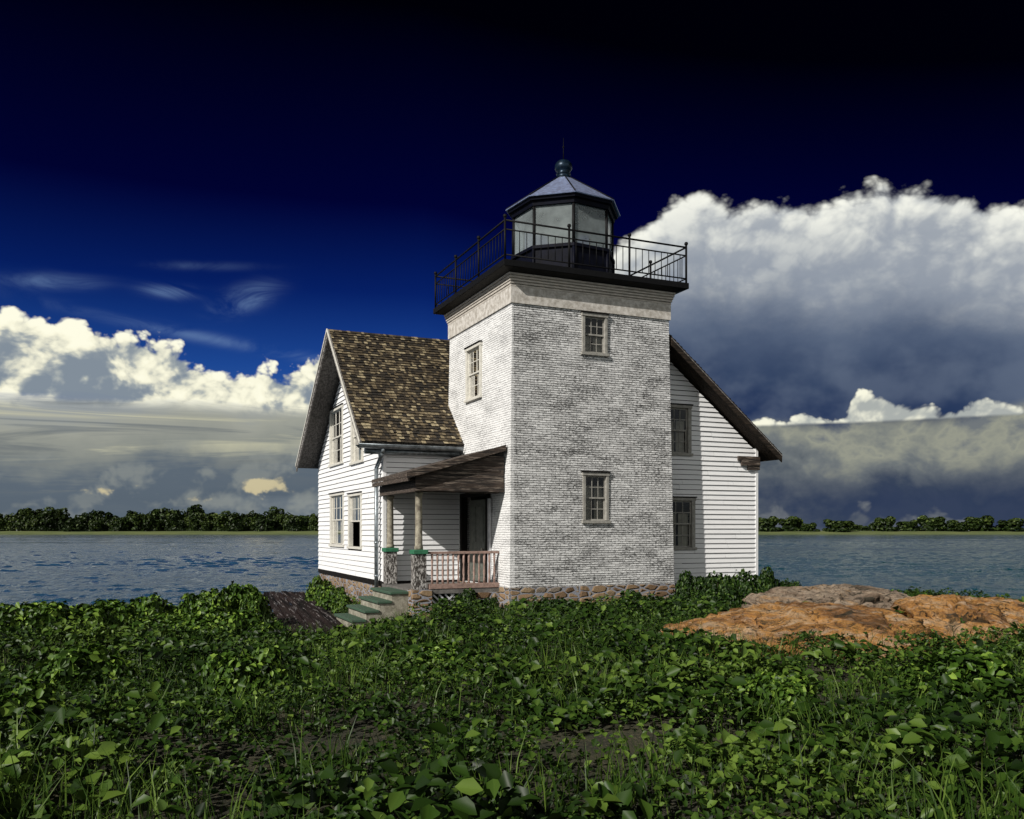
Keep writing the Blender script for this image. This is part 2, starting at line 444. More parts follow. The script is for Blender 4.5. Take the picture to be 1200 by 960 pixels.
def clapboards(name, parent, fn, zb, zt, ulo, uhi, holes, exp=.155, mat=None):
    """lapped boards: real wedges; ulo/uhi are functions of z"""
    mb = MB(); z = zb
    while z < zt-.02:
        z1 = min(z+exp, zt)
        segs = [(0.0, 1.0)]
        zc = (z+z1)/2
        a0, b0, a1, b1 = ulo(z), uhi(z), ulo(z1), uhi(z1)
        if b0 <= a0: break
        ivs = [(max(a0, min(a0, a1)), b0, a1, b1)]
        cuts = [(h[0], h[1]) for h in holes if h[2] < zc < h[3]]
        for c0, c1 in cuts:
            new = []
            for (l, r, lt, rt) in ivs:
                if c1 <= l or c0 >= r: new.append((l, r, lt, rt)); continue
                if c0 > l: new.append((l, c0, lt, c0))
                if c1 < r: new.append((c1, r, c1, rt))
            ivs = new
        for (l, r, lt, rt) in ivs:
            if r-l < .01: continue
            # butt joints
            xs = [l]
            x = l + random.uniform(.8, 3.2)
            while x < r-.5 and l == lt or (x < min(r, rt)-.5 and x > max(l, lt)+.2 and len(xs) < 8):
                if x >= min(r, rt)-.3: break
                xs.append(x); x += random.uniform(1.6, 3.6)
            xs.append(r)
            for k in range(len(xs)-1):
                ua, ub = xs[k], xs[k+1]
                ta = lt if k == 0 else ua; tb = rt if k == len(xs)-2 else ub
                g = .003 if k else 0
                j = random.uniform(-.004, .004); j2 = random.uniform(-.004, .004)
                n0, n1 = .030 + random.uniform(0, .006), .004
                A = fn(ua+g, n0, z+j); B = fn(ub, n0, z+j2); sl = random.uniform(.008, .021); Cc = fn(tb, n1, z1-sl); D = fn(ta+g, n1, z1-random.uniform(.008, .021))
                mb.quad(A, B, Cc, D)
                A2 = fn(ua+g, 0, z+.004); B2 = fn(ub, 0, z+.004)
                mb.quad(A2, B2, B, A, mi=1)  # black underside paints in the shadow line below each board
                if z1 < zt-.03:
                    mb.quad(fn(ta+g, .001, z1-.03), fn(tb, .001, z1-.03), fn(tb, .001, z1+.004), fn(ta+g, .001, z1+.004), mi=1)  # black strip behind the slot, shadow put into the colour
        z = z1
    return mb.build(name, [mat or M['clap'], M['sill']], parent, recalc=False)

def shingles(mb, P0, eu, es, Lu, Ls, skip=None, exp=.15, w=.13):
    """P0 = upper corner, eu = unit along ridge, es = unit down slope"""
    P0, eu, es = Vector(P0), Vector(eu), Vector(es)
    n = eu.cross(es); n = n if n.z > 0 else -n
    rows = int(Ls/exp)+1
    for r in range(rows):
        s0 = r*exp; s1 = min((r+1)*exp+.02, Ls+.03)
        u = -random.random()*w
        rowt = random.uniform(-.08, .08)
        while u < Lu:
            ww = w*random.uniform(.55, 1.3); ua = max(u, 0); ub = min(u+ww-.008, Lu)
            u += ww
            if ub-ua < .02: continue
            c = P0+eu*((ua+ub)/2)+es*s0
            if skip and skip(c): continue
            j = random.uniform(-.022, .022); l = .028+random.random()*.02
            a = P0+eu*ua+es*s0+n*.004; b = P0+eu*ub+es*s0+n*.004
            e1 = min(s1+j, Ls+.04)
            c1 = P0+eu*ub+es*e1+n*l; d1 = P0+eu*ua+es*e1+n*l
            t = min(1, max(0, random.gauss(.50, .27)+rowt + (.28 if random.random() < .10 else 0)))
            mb.quad(tuple(a), tuple(b), tuple(c1), tuple(d1), t)
            dn = n*(l-.002)
            mb.quad(tuple(d1), tuple(c1), tuple(c1-dn), tuple(d1-dn), 0.02)

# ================================================================== LIGHTHOUSE TOWER
TW = 5.0
tower = empty('lighthouse_tower', (2.5, 2.5), 0.0, 'square whitewashed brick lighthouse tower with black iron gallery and glazed lantern on top', 'lighthouse')
ZB, ZT = .75, 8.447
def batter(z): return .115*(1-(z-ZB)/(ZT-ZB))
def wall_face(mb, fn0, holes, dep=.3):
    us = sorted({0.0, TW, *[h[i] for h in holes for i in (0, 1)], 1.0, 4.0}); zs = sorted({ZB, ZT, *[h[i] for h in holes for i in (2, 3)]})
    def pt(u, n, z):
        o = batter(z); uu = -o + u*(TW+2*o)/TW
        return fn0(uu, o+n, z)
    for i in range(len(us)-1):
        for j in range(len(zs)-1):
            cu, cz = (us[i]+us[i+1])/2, (zs[j]+zs[j+1])/2
            if any(h[0] < cu < h[1] and h[2] < cz < h[3] for h in holes): continue
            mb.quad(pt(us[i], 0, zs[j]), pt(us[i+1], 0, zs[j]), pt(us[i+1], 0, zs[j+1]), pt(us[i], 0, zs[j+1]))
    for (a, b, c, d) in holes:
        for (u0, z0, u1, z1) in ((a, c, b, c), (b, c, b, d), (b, d, a, d), (a, d, a, c)):
            mb.quad(pt(u0, 0, z0), pt(u1, 0, z1), pt(u1, -dep, z1), pt(u0, -dep, z0))
hR = [(2.13, 2.91, 7.21, 8.37), (2.12, 2.92, 2.50, 3.91)]
hL = [(2.15, 3.35, 6.19, 7.78), (1.45, 3.55, ZB+.001, 3.35)]
mb = MB()
wall_face(mb, lambda u, n, z: (u, -n, z), hR)
wall_face(mb, lambda u, n, z: (-n, u, z), hL)
wall_face(mb, lambda u, n, z: (TW+n, u, z), [])
wall_face(mb, lambda u, n, z: (u, TW+n, z), [])
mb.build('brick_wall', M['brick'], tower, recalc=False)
mb = MB(); o = .13
mb.box(-o, TW+o, -o, TW+o, -1.4, ZB-.002); mb.build('stone_foundation', M['stone'], tower)
window(tower, lambda u, n, z: (u, -n-.02, z), 2.12, 2.92, 7.20, 8.38, 3, 2, .085, curt=.55, mat='shadeframe', label='upper window on the shaded front of the tower')
window(tower, lambda u, n, z: (u, -n-.075, z), 2.11, 2.93, 2.49, 3.92, 3, 2, .085, curt=.75, mat='shadeframe', label='lower window on the shaded front of the tower')
window(tower, lambda u, n, z: (-n-.035, u, z), 2.13, 3.37, 6.17, 7.80, 3, 2, .11, label='narrow window on the sunlit side of the tower')
# doorway onto the porch
mb = MB(); f = lambda u, n, z: (-n-.11, u, z)
mb.box(1.33, 1.49, -.15, .05, .75, 3.42, f); mb.box(3.5, 3.64, -.15, .05, .75, 3.42, f); mb.box(1.49, 3.5, -.15, .05, 3.30, 3.42, f)
dr = mb.build('doorway', M['sill'], tower)
mb = MB(); mb.box(1.95, 3.2, -.16, -.10, .80, 3.2, f)
for za, zb_ in ((.98, 1.75), (1.95, 3.0)):
    for ua, ub in ((2.05, 2.5), (2.65, 3.1)):
        mb.box(ua, ub, -.099, -.085, za, zb_, f)
mb.build('door', M['door'], dr, bevel=.005)
mb = MB(); mb.tube(f(2.03, -.05, 1.75), f(2.03, -.02, 1.75), .04); mb.build('handle', M['trim'], dr)
mb = MB(); mb.box(1.4, 3.6, -.32, -.28, .75, 3.4, f); mb.build('dark_hall_sheet', M['sill'], dr)  # black slab painted in for the unlit hall behind the door
mb = MB(); mb.box(1.20, 1.32, .0, .07, .78, 3.2, f); mb.build('door_casing', M['lattice'], dr)
def sq_ring(mb, prof):     # square rings around the tower: prof [(overhang, z)]
    for (o0, z0), (o1, z1) in zip(prof[:-1], prof[1:]):
        c0 = [(-o0, -o0), (TW+o0, -o0), (TW+o0, TW+o0), (-o0, TW+o0)]; c1 = [(-o1, -o1), (TW+o1, -o1), (TW+o1, TW+o1), (-o1, TW+o1)]
        for k in range(4):
            a, b = c0[k], c0[(k+1) % 4]; c, d = c1[(k+1) % 4], c1[k]
            mb.quad((*a, z0), (*b, z0), (*c, z1), (*d, z1))
mb = MB(); sq_ring(mb, [(-.01, 8.44), (.045, 8.44), (.045, 8.885), (-.01, 8.885)]); mb.build('frieze_band', M['frieze'], tower)
mb = MB(); prof = [(0, 8.887)]; oo, z = .05, 8.887
for k in range(5):
    prof += [(oo, z), (oo+.002, z+.052), (oo-.03, z+.054), (oo-.03, z+.069)]; z += .071; oo += .024
prof += [(oo, z)]
prof[-1] = (0, z)
sq_ring(mb, prof); mb.build('cornice', M['cornice'], tower)
zc = z
mb = MB(); sq_ring(mb, [(.10, zc-.02), (.16, zc), (.395, 9.295), (.1, 9.297)]); mb.build('flared_soffit', M['iron'], tower)
mb = MB(); mb.box(-.42, TW+.42, -.42, TW+.42, 9.30, 9.47); mb.build('gallery_deck', M['iron'], tower, bevel=.01)
# gallery railing
rl = MB(); o = .36; zd = 9.47
cor = [(-o, -o), (TW+o, -o), (TW+o, TW+o), (-o, TW+o)]
for k in range(4):
    a, b = cor[k], cor[(k+1) % 4]
    for zz, r in ((zd+1.04, .026), (zd+.80, .020), (zd+.13, .020)): rl.tube((*a, zz), (*b, zz), r, n=6)
rail = rl.build('gallery_railing', M['iron'], tower)
for k in range(4):
    a, b = cor[k], cor[(k+1) % 4]
    for j in range(3):
        t = j/3; x, y = a[0]+(b[0]-a[0])*t, a[1]+(b[1]-a[1])*t
        mb = MB(); mb.tube((x, y, zd), (x, y, zd+1.10), .032, n=8); mb.ring(x, y, [(.02, zd+1.09), (.05, zd+1.115), (.058, zd+1.15), (.04, zd+1.19), (.01, zd+1.2)], 8, smooth=True)
        mb.build('post', M['iron'], rail)
        for i in range(1, 9):
            tt = t + i/27; x2, y2 = a[0]+(b[0]-a[0])*tt, a[1]+(b[1]-a[1])*tt
            mb = MB(); mb.tube((x2, y2, zd+.13), (x2, y2, zd+.80), .012, n=5); mb.build('baluster', M['iron'], rail)
# lantern
LC = (2.72, 2.30); A0 = rad(-105.9)
mb = MB(); mb.ring(*LC, [(1.62, 9.472), (1.62, 9.56), (1.55, 9.57), (1.55, 10.50), (1.62, 10.51), (1.62, 10.6)], 8, A0)
for k in range(8):
    a = A0+2*math.pi*k/8
    mb.tube((LC[0]+1.56*math.cos(a), LC[1]+1.56*math.sin(a), 9.5), (LC[0]+1.56*math.cos(a), LC[1]+1.56*math.sin(a), 10.55), .05, n=6)
lan = mb.build('lantern', M['drum'], tower)
for k in range(8):
    a = A0+2*math.pi*k/8; b = A0+2*math.pi*(k+1)/8; r = 1.53
    mb = MB(); mb.tube((LC[0]+r*math.cos(a), LC[1]+r*math.sin(a), 10.6), (LC[0]+r*math.cos(a), LC[1]+r*math.sin(a), 11.76), .045, n=6); mb.build('glazing_bar', M['iron'], lan)
    r = 1.52; P = [(LC[0]+r*math.cos(t), LC[1]+r*math.sin(t)) for t in (a, b)]
    mb = MB(); mb.quad((*P[0], 10.6), (*P[1], 10.6), (*P[1], 11.76), (*P[0], 11.76)); mb.build('glass_pane', M['lantern_glass'], lan, recalc=False)
mb = MB(); mb.ring(*LC, [(1.40, 11.76), (1.60, 11.762), (1.62, 11.88), (1.70, 11.90), (1.72, 11.98), (1.40, 11.982)], 8, A0); mb.build('eaves_band', M['drum'], lan)
mb = MB(); mb.ring(*LC, [(1.78, 11.985), (1.79, 12.01), (1.74, 12.035), (.27, 13.02)], 8, A0)
rf = mb.build('lantern_roof', M['leadroof'], lan)
mb = MB()
for k in range(8):
    a = A0+2*math.pi*k/8
    mb.tube((LC[0]+1.77*math.cos(a), LC[1]+1.77*math.sin(a), 12.03), (LC[0]+.26*math.cos(a), LC[1]+.26*math.sin(a), 13.035), .022, n=6)
mb.build('roof_seams', M['iron'], lan)
mb = MB(); pr = [(.30, 12.98), (.24, 13.04), (.20, 13.10), (.20, 13.16), (.23, 13.18), (.20, 13.21)]
for k in range(9):
    t = rad(-50 + k*17.5); pr.append((.27*math.cos(t), 13.40+.23*math.sin(t)))
mb.ring(*LC, pr, 20, 0, smooth=True); mb.build('ventilator_ball', M['ball'], lan)
mb = MB(); mb.tube((*LC, 13.6), (*LC, 14.3), .018, .006, 6); mb.ring(*LC, [(.012, 13.98), (.035, 14.02), (.012, 14.06)], 8); mb.build('lightning_rod', M['iron'], lan)
mb = MB(); mb.ring(*LC, [(.30, 9.6), (.30, 10.80), (.46, 10.86), (.46, 10.94)], 16)
mb.ring(*LC, [(.34, 10.95), (.44, 11.08), (.48, 11.26), (.44, 11.44), (.32, 11.58), (.12, 11.66), (.12, 11.78), (.02, 11.84)], 20, smooth=True)
mb.build('lamp_lens', M['lenshousing'], lan)

# ================================================================== KEEPER'S HOUSE
house = empty('keepers_house', (3.3, 7.5), 0.0, "white clapboard keeper's house with steep brown shingle roof wrapped behind the tower", 'house')
RQ, RZ = 8.05, 9.10
PR = 3.72
sR, sL, sW = .933, .708, .815       # slopes: front, back, wing right
th = .20
def top_gable_lo(z): return max(3.9, RQ-(RZ-th-z)/sR)
def top_gable_hi(z): return min(13.6, RQ+(RZ-th-z)/sL)
PG = -2.47
gwin = [(9.22, 11.46, 4.66, 6.76), (6.30, 8.03, 4.51, 6.42), (9.09, 11.36, 1.70, 3.65), (6.53, 8.40, 1.67, 3.54)]
gholes = [(a+.08, b-.08, c+.02, d-.02) for a, b, c, d in gwin]
clapboards('gable_wall', house, pplane(PG), .78, RZ-th-.05, top_gable_lo, top_gable_hi, gholes, .17)
names = ['upper rear window under the left gable', 'upper window partly hidden by the roof rake', 'closed lower window on the gable side', 'lower window on the gable side with its bottom sash raised']
for i, (a, b, c, d) in enumerate(gwin):
    window(house, pplane(PG), a, b, c, d, 3, 2, .17, opened=(i == 3), label=names[i], curt=.78)
# corner boards
mb = MB(); mb.box(PG-.035, PG+.06, 3.865, 4.02, .76, 4.95); mb.build('corner_board', M['clap'], house)
clapboards('side_wall', house, qplane(3.9), .78, 5.0, lambda z: PG, lambda z: .0, [], .155)
QW, PW = .7, 8.75
def wing_hi(z): return min(PW, PR+(RZ-.25-z)/sW)
wwin = [(5.30, 6.26, 4.56, 6.10), (5.32, 6.40, 1.70, 3.29)]
clapboards('wing_wall', house, qplane(QW), .70, 8.6, lambda z: 4.9, wing_hi, [(a+.06, b-.06, c+.02, d-.02) for a, b, c, d in wwin], .15)
for i, (a, b, c, d) in enumerate(wwin):
    window(house, qplane(QW), a, b, c, d, 3, 2, .12, mat='shadeframe', label=('upper', 'lower')[i]+' window of the right wing beside the tower', curt=.7)
mb = MB(); mb.box(PW-.06, PW+.035, QW-.036, QW+.12, .70, 4.9); mb.build('corner_board', M['clap'], house)
# rear and right walls
clapboards('right_wall', house, lambda u, n, z: (PW+n, u, z), .70, 5.0, lambda z: QW+.1, lambda z: 13.6, [], .15)
clapboards('rear_wall', house, lambda u, n, z: (u, 13.6+n, z), .78, 5.0, lambda z: PG, lambda z: PW, [], .15)
# foundation and sill board
mb = MB(); mb.box(PG+.02, 0-.12, 3.93, 13.58, -1.6, .62); mb.box(5.2, PW-.02, QW+.03, 13.57, -1.6, .60)
mb.build('stone_foundation', M['stone'], house)
mb = MB(); mb.box(PG-.03, PG+.04, 3.87, 13.6, .622, .778); mb.box(PG+.042, -.12, 3.865, 3.95, .622, .778)
mb.build('sill_board', M['sill'], house)
mb = MB(); mb.box(5.14, PW+.02, QW-.03, QW+.04, .60, .70); mb.build('sill_board', M['sill'], house)
# roof slopes
def unit(a, b):
    v = Vector(b)-Vector(a); return tuple(v.normalized()), v.length
def slab(mb, A, B, Cc, D, t, mi=0):
    """A,B ridge ends; Cc,D eave ends; thickness t downwards"""
    P = [A, B, Cc, D]
    mb.hexa([(x, y, z-t) for x, y, z in P] + [(x, y, z-.005) for x, y, z in P], mi)
in_tower = lambda c: c.x > .12 and c.y < 4.85 and c.x < 4.9 and c.y > .1
EQ, EZ = 3.55, RZ-sR*(RQ-3.55)
P0, P1 = -3.25, 8.8
es, Ls = unit((0, RQ, RZ), (0, EQ, EZ))
mb = MB(); shingles(mb, (P0, RQ, RZ), (1, 0, 0), es, 4.4-P0, Ls, in_tower)
mb.build('roof_slope', M['shingle'], house, recalc=False, label='front roof slope of brown wood shingles')
BQ = 13.98; BZ = RZ-sL*(BQ-RQ)
es, Ls = unit((0, RQ, RZ), (0, BQ, BZ))
mb = MB(); shingles(mb, (P0, RQ, RZ), (1, 0, 0), es, 8.8-P0, Ls, w=.3); mb.build('roof_slope', M['shingle'], house, recalc=False)
EP = 9.15; EPZ = RZ-sW*(EP-PR)
es, Ls = unit((PR, 0, RZ), (EP, 0, EPZ))
mb = MB(); shingles(mb, (PR, .02, RZ), (0, 1, 0), es, 13.9, Ls, in_tower, w=.3); mb.build('roof_slope', M['shingle'], house, recalc=False, label='right wing roof slope falling away behind the rake')
es, Ls = unit((PR, 0, RZ), (.3, 0, RZ-sW*(PR-.3)))
mb = MB(); shingles(mb, (PR, 4.9, RZ), (0, 1, 0), es, 9.1, Ls, in_tower, w=.3); mb.build('roof_slope', M['shingle'], house, recalc=False)
# sheathing (soffits)
mb = MB(); slab(mb, (P0+.03, RQ, RZ), (.10, RQ, RZ), (.10, EQ+.02, EZ+.02), (P0+.03, EQ+.02, EZ+.02), .12)
slab(mb, (.101, RQ, RZ-.002), (5, RQ, RZ-.002), (5, 5.1, RZ-sR*2.95-.002), (.101, 5.1, RZ-sR*2.95-.002), .12)
slab(mb, (P0+.03, RQ+.001, RZ), (8.9, RQ+.001, RZ), (8.9, BQ, BZ), (P0+.03, BQ, BZ), .12)
mb.build('gable_soffit', M['soffgrey'], house)
mb = MB(); slab(mb, (5.12, .04, RZ-sW*(5.12-PR)), (5.12, 13.9, RZ-sW*(5.12-PR)), (EP, 13.9, EPZ), (EP, .04, EPZ), .15)
slab(mb, (PR, 5.2, RZ), (PR, 13.9, RZ), (5.119, 13.9, RZ-sW*(5.119-PR)), (5.119, 5.2, RZ-sW*(5.119-PR)), .15)
slab(mb, (PR, 5.2, RZ), (PR, 13.9, RZ), (.5, 13.9, RZ-sW*(PR-.5)), (.5, 5.2, RZ-sW*(PR-.5)), .15)
mb.build('wing_soffit', M['darkwood'], house)
# barge boards of the left gable
def board_along(mb, A, B, h, t, axis):
    A = Vector(A); B = Vector(B); d = Vector((0, 0, -h)); n = Vector(axis)*t
    mb.hexa([tuple(A+d), tuple(B+d), tuple(B+d+n), tuple(A+d+n), tuple(A), tuple(B), tuple(B+n), tuple(A+n)])
for (q1, z1) in ((EQ-.02, EZ-.02), (BQ+.02, BZ-.02)):
    mb = MB(); board_along(mb, (P0, RQ, RZ-.0), (P0, q1, z1), .24, .05, (-1, 0, 0)); mb.build('bargeboard', M['barge'], house)
mb = MB(); board_along(mb, (P0-.05, RQ, RZ+.02), (P0-.05, EQ-.03, EZ), .09, .03, (-1, 0, 0)); board_along(mb, (P0-.05, RQ, RZ+.02), (P0-.05, BQ+.03, BZ), .09, .03, (-1, 0, 0))
mb.build('rake_moulding', M['winframe'], house)
mb = MB(); board_along(mb, (5.1, .04, RZ-sW*(5.1-PR)), (EP+.02, .04, EPZ), .26, .045, (0, -1, 0)); mb.build('wing_bargeboard', M['darkwood'], house)
mb = MB(); board_along(mb, (5.1, -.006, RZ-sW*(5.1-PR)-.05), (EP+.02, -.006, EPZ-.05), .03, .02, (0, -1, 0)); mb.build('rake_moulding', M['barge'], house)
mb = MB(); mb.box(EP-.02, EP+.04, .03, 13.9, EPZ-.17, EPZ+.005); mb.build('eave_board', M['darkwood'], house)
# worn boards of the eave return at the wing corner
mb = MB(); f = qplane(QW)
mb.box(7.98, 8.81, .035, .10, 4.48, 4.62, f); mb.box(8.10, 8.80, .036, .12, 4.33, 4.478, f); mb.box(8.36, 8.81, .035, .09, 4.20, 4.328, f)
mb.build('eave_return', M['porchwood'], house)
# gutter and downspout
mb = MB(); gz = EZ-.10; gq = EQ-.04; n = 12
for k in range(n):
    a0 = math.pi + math.pi*k/n; a1 = math.pi+math.pi*(k+1)/n
    for r, fl in ((.105, 0), (.093, 1)):
        A = (-3.35, gq+r*math.cos(a0), gz+r*math.sin(a0)); B = (-.125, gq+r*math.cos(a0), gz+r*math.sin(a0))
        Cc = (-.125, gq+r*math.cos(a1), gz+r*math.sin(a1)); D = (-3.35, gq+r*math.cos(a1), gz+r*math.sin(a1))
        mb.smooth.add(len(mb.f)); mb.quad(A, B, Cc, D)
mb.tube((-3.35, gq-.1, gz+.01), (-.125, gq-.1, gz+.01), .018); mb.ring(-3.35, gq, [(.001, gz-.1), (.09, gz-.02)], 8)
gut = mb.build('gutter', M['galv'], house, recalc=False)
mb = MB(); mb.tube((-3.1, 3.76, gz-.16), (-.13, 3.76, gz-.16), .085, n=12); mb.build('lower_gutter_pipe', M['galv'], house)
mb = MB(); pts = [(-2.62, gq, gz-.08), (-2.62, gq+.02, gz-.22), (-2.62, 4.22, 4.18), (-2.62, 4.22, .55)]
for a, b in zip(pts[:-1], pts[1:]): mb.tube(a, b, .062, n=10)
for zz in (3.6, 1.9, .9): mb.tube((-2.62, 4.22, zz), (-2.62, 4.22, zz+.05), .075, n=10)
mb.build('downspout', M['galv'], house)

# ---- porch: roof, front panel, beams, columns, floor, railing
prf = MB()
slabA = [(-.105, .18, 4.60), (-.105, 3.86, 4.60), (-2.86, 3.86, 3.795), (-2.86, .18, 3.795)]
prf.hexa([(x, y, z-.10) for x, y, z in slabA]+[(x, y, z) for x, y, z in slabA])
porch = prf.build('porch_roof', M['porchwood'], house)
mb = MB()
for k in range(9):          # rough boards of the gable panel, each with its own jog
    za = 3.34+k*.14; zb_ = za+.132
    def edge(z): return -.11-(4.48-z)/.2925 if z > 3.66 else -2.62
    pa = max(-2.62, edge(zb_)); 
    if pa > -.3: break
    nn = .30+random.uniform(-.012, .012)
    mb.hexa([(max(-2.62, edge(za)), nn, za), (-.115, nn, za), (-.115, nn+.05, za), (max(-2.62, edge(za)), nn+.05, za),
             (pa, nn, min(zb_, 4.47)), (-.115, nn, min(zb_, 4.47)), (-.115, nn+.05, min(zb_, 4.47)), (pa, nn+.05, min(zb_, 4.47))])
mb.build('gable_panel', M['porchwood'], porch)
mb = MB(); board_along(mb, (-.115, .175, 4.62), (-2.9, .175, 3.80), .16, .045, (0, -1, 0)); mb.build('rake_board', M['porchwood'], porch)
mb = MB(); mb.box(-2.62, -2.40, .36, 3.86, 3.32, 3.60); mb.box(-2.39, -.12, .60, .80, 3.32, 3.45); mb.box(-2.85, -2.79, .2, 3.85, 3.58, 3.69)
for k in range(7): 
    q = .5+k*.52; mb.box(-2.78, -2.41, q, q+.07, 3.605, 3.69)
mb.build('porch_beam', M['porchwood'], porch)
mb = MB()                   # ceiling boards
mb.box(-2.40, -.12, .81, 3.85, 3.455, 3.48); mb.build('porch_ceiling', M['darkwood'], porch)
for (pp, qq) in ((-2.38, .78), (-2.38, 3.55)):
    mb = MB(); mb.ring(pp, qq, [(.115, 1.78), (.12, 1.84), (.10, 1.9), (.092, 3.22), (.11, 3.25), (.125, 3.32)], 18, smooth=True)
    c = mb.build('porch_column', M['column'], house)
    mb = MB(); mb.box(pp-.165, pp+.165, qq-.165, qq+.165, .72, 1.66); mb.build('column_pedestal', M['pier'], c, bevel=.01)
    mb = MB(); mb.box(pp-.205, pp+.205, qq-.205, qq+.205, 1.662, 1.78); mb.build('pedestal_cap', M['cap'], c, bevel=.015)
mb = MB(); mb.box(-2.55, -.12, .95, 3.86, .60, .71); mb.box(-2.55, -.12, .60, .95, .60, .705); mb.build('porch_floor', M['floor'], house)
mb = MB(); mb.box(-2.62, -2.10, .50, 1.05, -.6, .715); mb.build('porch_pier', M['stone'], house)
mb = MB(); mb.box(-.75, -.13, .56, 1.0, -.6, .60); mb.build('porch_pier', M['stone'], house)
mb = MB(); mb.box(-2.56, -2.3, 1.06, 3.9, -.6, .598); mb.build('porch_foundation', M['conc'], house)
mb = MB(); f = qplane(.66)
for k in range(7):
    for s in (-1, 1):
        a = (-1.98+k*.17, .0); b = (a[0]+s*.55, .55)
        if not(-2.1 <= a[0] <= -1.3 or -2.1 <= b[0] <= -1.3): continue
        A = Vector((a[0], a[1])); B = Vector((b[0], b[1])); d = (B-A).normalized(); w = Vector((-d.y, d.x))*.022
        n0 = .0 if s < 0 else .012
        P = [A-w, A+w, B+w, B-w]
        mb.hexa([f(p.x, n0, p.y+.03) for p in P]+[f(p.x, n0+.01, p.y+.03) for p in P])
mb.build('lattice', M['lattice'], house)
mb = MB(); mb.box(-2.14, -.12, .62, .72, 1.66, 1.73); mb.box(-2.14, -.12, .60, .74, .73, .86)
pr_ = mb.build('porch_railing', M['rail'], house, bevel=.006)
for k in range(13):
    x = -2.04+k*.15
    mb = MB(); mb.ring(x, .67, [(.032, .86), (.032, 1.0), (.02, 1.03), (.036, 1.15), (.020, 1.38), (.032, 1.44), (.032, 1.66)], 8, smooth=True)
    mb.build('baluster', M['rail'], pr_)

# ================================================================== STEPS
steps = empty('concrete_steps', (-3.4, 1.9), 0.0, 'four concrete porch steps with green painted treads beside the stone pier', 'steps')
nst = 4
body = MB()
for k in range(nst):
    p0 = -4.15+k*.347+.04; zt = -.045+k*.235-.07
    body.box(p0, p0+.347 if k < 3 else -2.60, .94, 2.95, -1.0, zt)
body.build('stair_body', M['conc'], steps)
for k in range(nst):
    p0 = -4.15+k*.347; zt = -.045+k*.235
    mb = MB(); mb.box(p0-.02, p0+.385 if k < 3 else -2.58, .90, 2.99, zt-.068, zt); mb.build('tread', M['green'], steps, bevel=.012)

# ================================================================== TERRAIN
def np_mesh(name, V, F, T, mat):
    me = bpy.data.meshes.new(name); nf = len(F)
    me.vertices.add(len(V)); me.vertices.foreach_set('co', V.astype(np.float32).ravel())
    me.loops.add(nf*4); me.loops.foreach_set('vertex_index', F.astype(np.int32).ravel())
    me.polygons.add(nf); me.polygons.foreach_set('loop_start', np.arange(0, nf*4, 4, dtype=np.int32))
    me.polygons.foreach_set('loop_total', np.full(nf, 4, dtype=np.int32))
    me.update(calc_edges=True); me.validate()
    at = me.attributes.new('tone', 'FLOAT', 'FACE'); at.data.foreach_set('value', T.astype(np.float32))
    me.materials.append(mat); return me
def sst(a, b, x):
    t = min(1, max(0, (x-a)/(b-a))); return t*t*(3-2*t)
def ground(x, y):
    r = math.sqrt(((x-2)/21)**2+((y-18)/28)**2)
    a = math.atan2(y-18, x-2); r += .035*math.sin(3*a+1)+.02*math.sin(7*a)
    h = -2.4*sst(.60, 1.05, r)
    h -= .32*sst(-2.2, -3.6, x)*sst(8, 16, y)
    h += .10*mn.noise(Vector((x*.35, y*.35, 0)))+.04*mn.noise(Vector((x*1.3, y*1.3, 3)))
    return h
def grid(name, x0, x1, nx, y0, y1, ny, fn, mat, kind='structure'):
    v = [(x0+(x1-x0)*i/nx, y0+(y1-y0)*j/ny, 0) for j in range(ny+1) for i in range(nx+1)]
    v = [(x, y, fn(x, y)) for x, y, _ in v]
    f = [(j*(nx+1)+i, j*(nx+1)+i+1, (j+1)*(nx+1)+i+1, (j+1)*(nx+1)+i) for j in range(ny) for i in range(nx)]
    me = bpy.data.meshes.new(name); me.from_pydata(v, [], f); me.materials.append(mat)
    me.polygons.foreach_set('use_smooth', [True]*len(f))
    o = bpy.data.objects.new(name, me); col.objects.link(o); o['kind'] = kind; return o
grid('ground', -34, 38, 160, -20, 56, 170, ground, M['soil'])
WZ = -.9
# water: a wind-rippled sheet, finer rows near the island, and a flat sheet beyond it
wr = np.random.default_rng(42)
rows = 1000; cols = 520
yy = 14*np.exp(np.linspace(0, math.log(668/14), rows)); tt = np.linspace(-.72, .72, cols)
YY, TT = np.meshgrid(yy, tt, indexing='ij'); XX = YY*TT*(1+0*TT)
gust = np.zeros_like(XX)
for k in range(10):
    L_ = wr.uniform(25, 120); an_ = wr.uniform(-.5, .5); gust += np.sin((XX*math.sin(an_)+YY*math.cos(an_))*2*math.pi/L_*.6+XX*wr.uniform(-.03, .03)+wr.uniform(0, 6.28))
gust = np.clip(.75+gust*.12, .25, 1.3)
HH = np.zeros_like(XX); sp = YY*(math.log(668/14)/rows)
for k in range(110):
    L_ = .55*(4.5/.55)**wr.random(); an_ = wr.normal(0, .75); ph = wr.uniform(0, 6.28)
    kx, ky = math.sin(an_)*2*math.pi/L_, math.cos(an_)*2*math.pi/L_
    att = np.clip((L_/sp-1.6)/2.0, 0, 1); jit = .8*np.sin(XX*kx*.13+YY*.05*ky+ph*2)
    HH += att*.0032*L_**.95*np.sin(XX*kx+YY*ky+ph+jit*2)
HH = HH*gust; HH = HH+.35*np.abs(HH); edge_ = np.clip((.72-np.abs(TT))/.02, 0, 1)
V = np.stack([XX, YY, WZ+HH*edge_], -1).reshape(-1, 3)
ai, bi = np.meshgrid(np.arange(rows-1), np.arange(cols-1), indexing='ij'); q0 = (ai*cols+bi).ravel()
F = np.stack([q0, q0+1, q0+cols+1, q0+cols], 1)
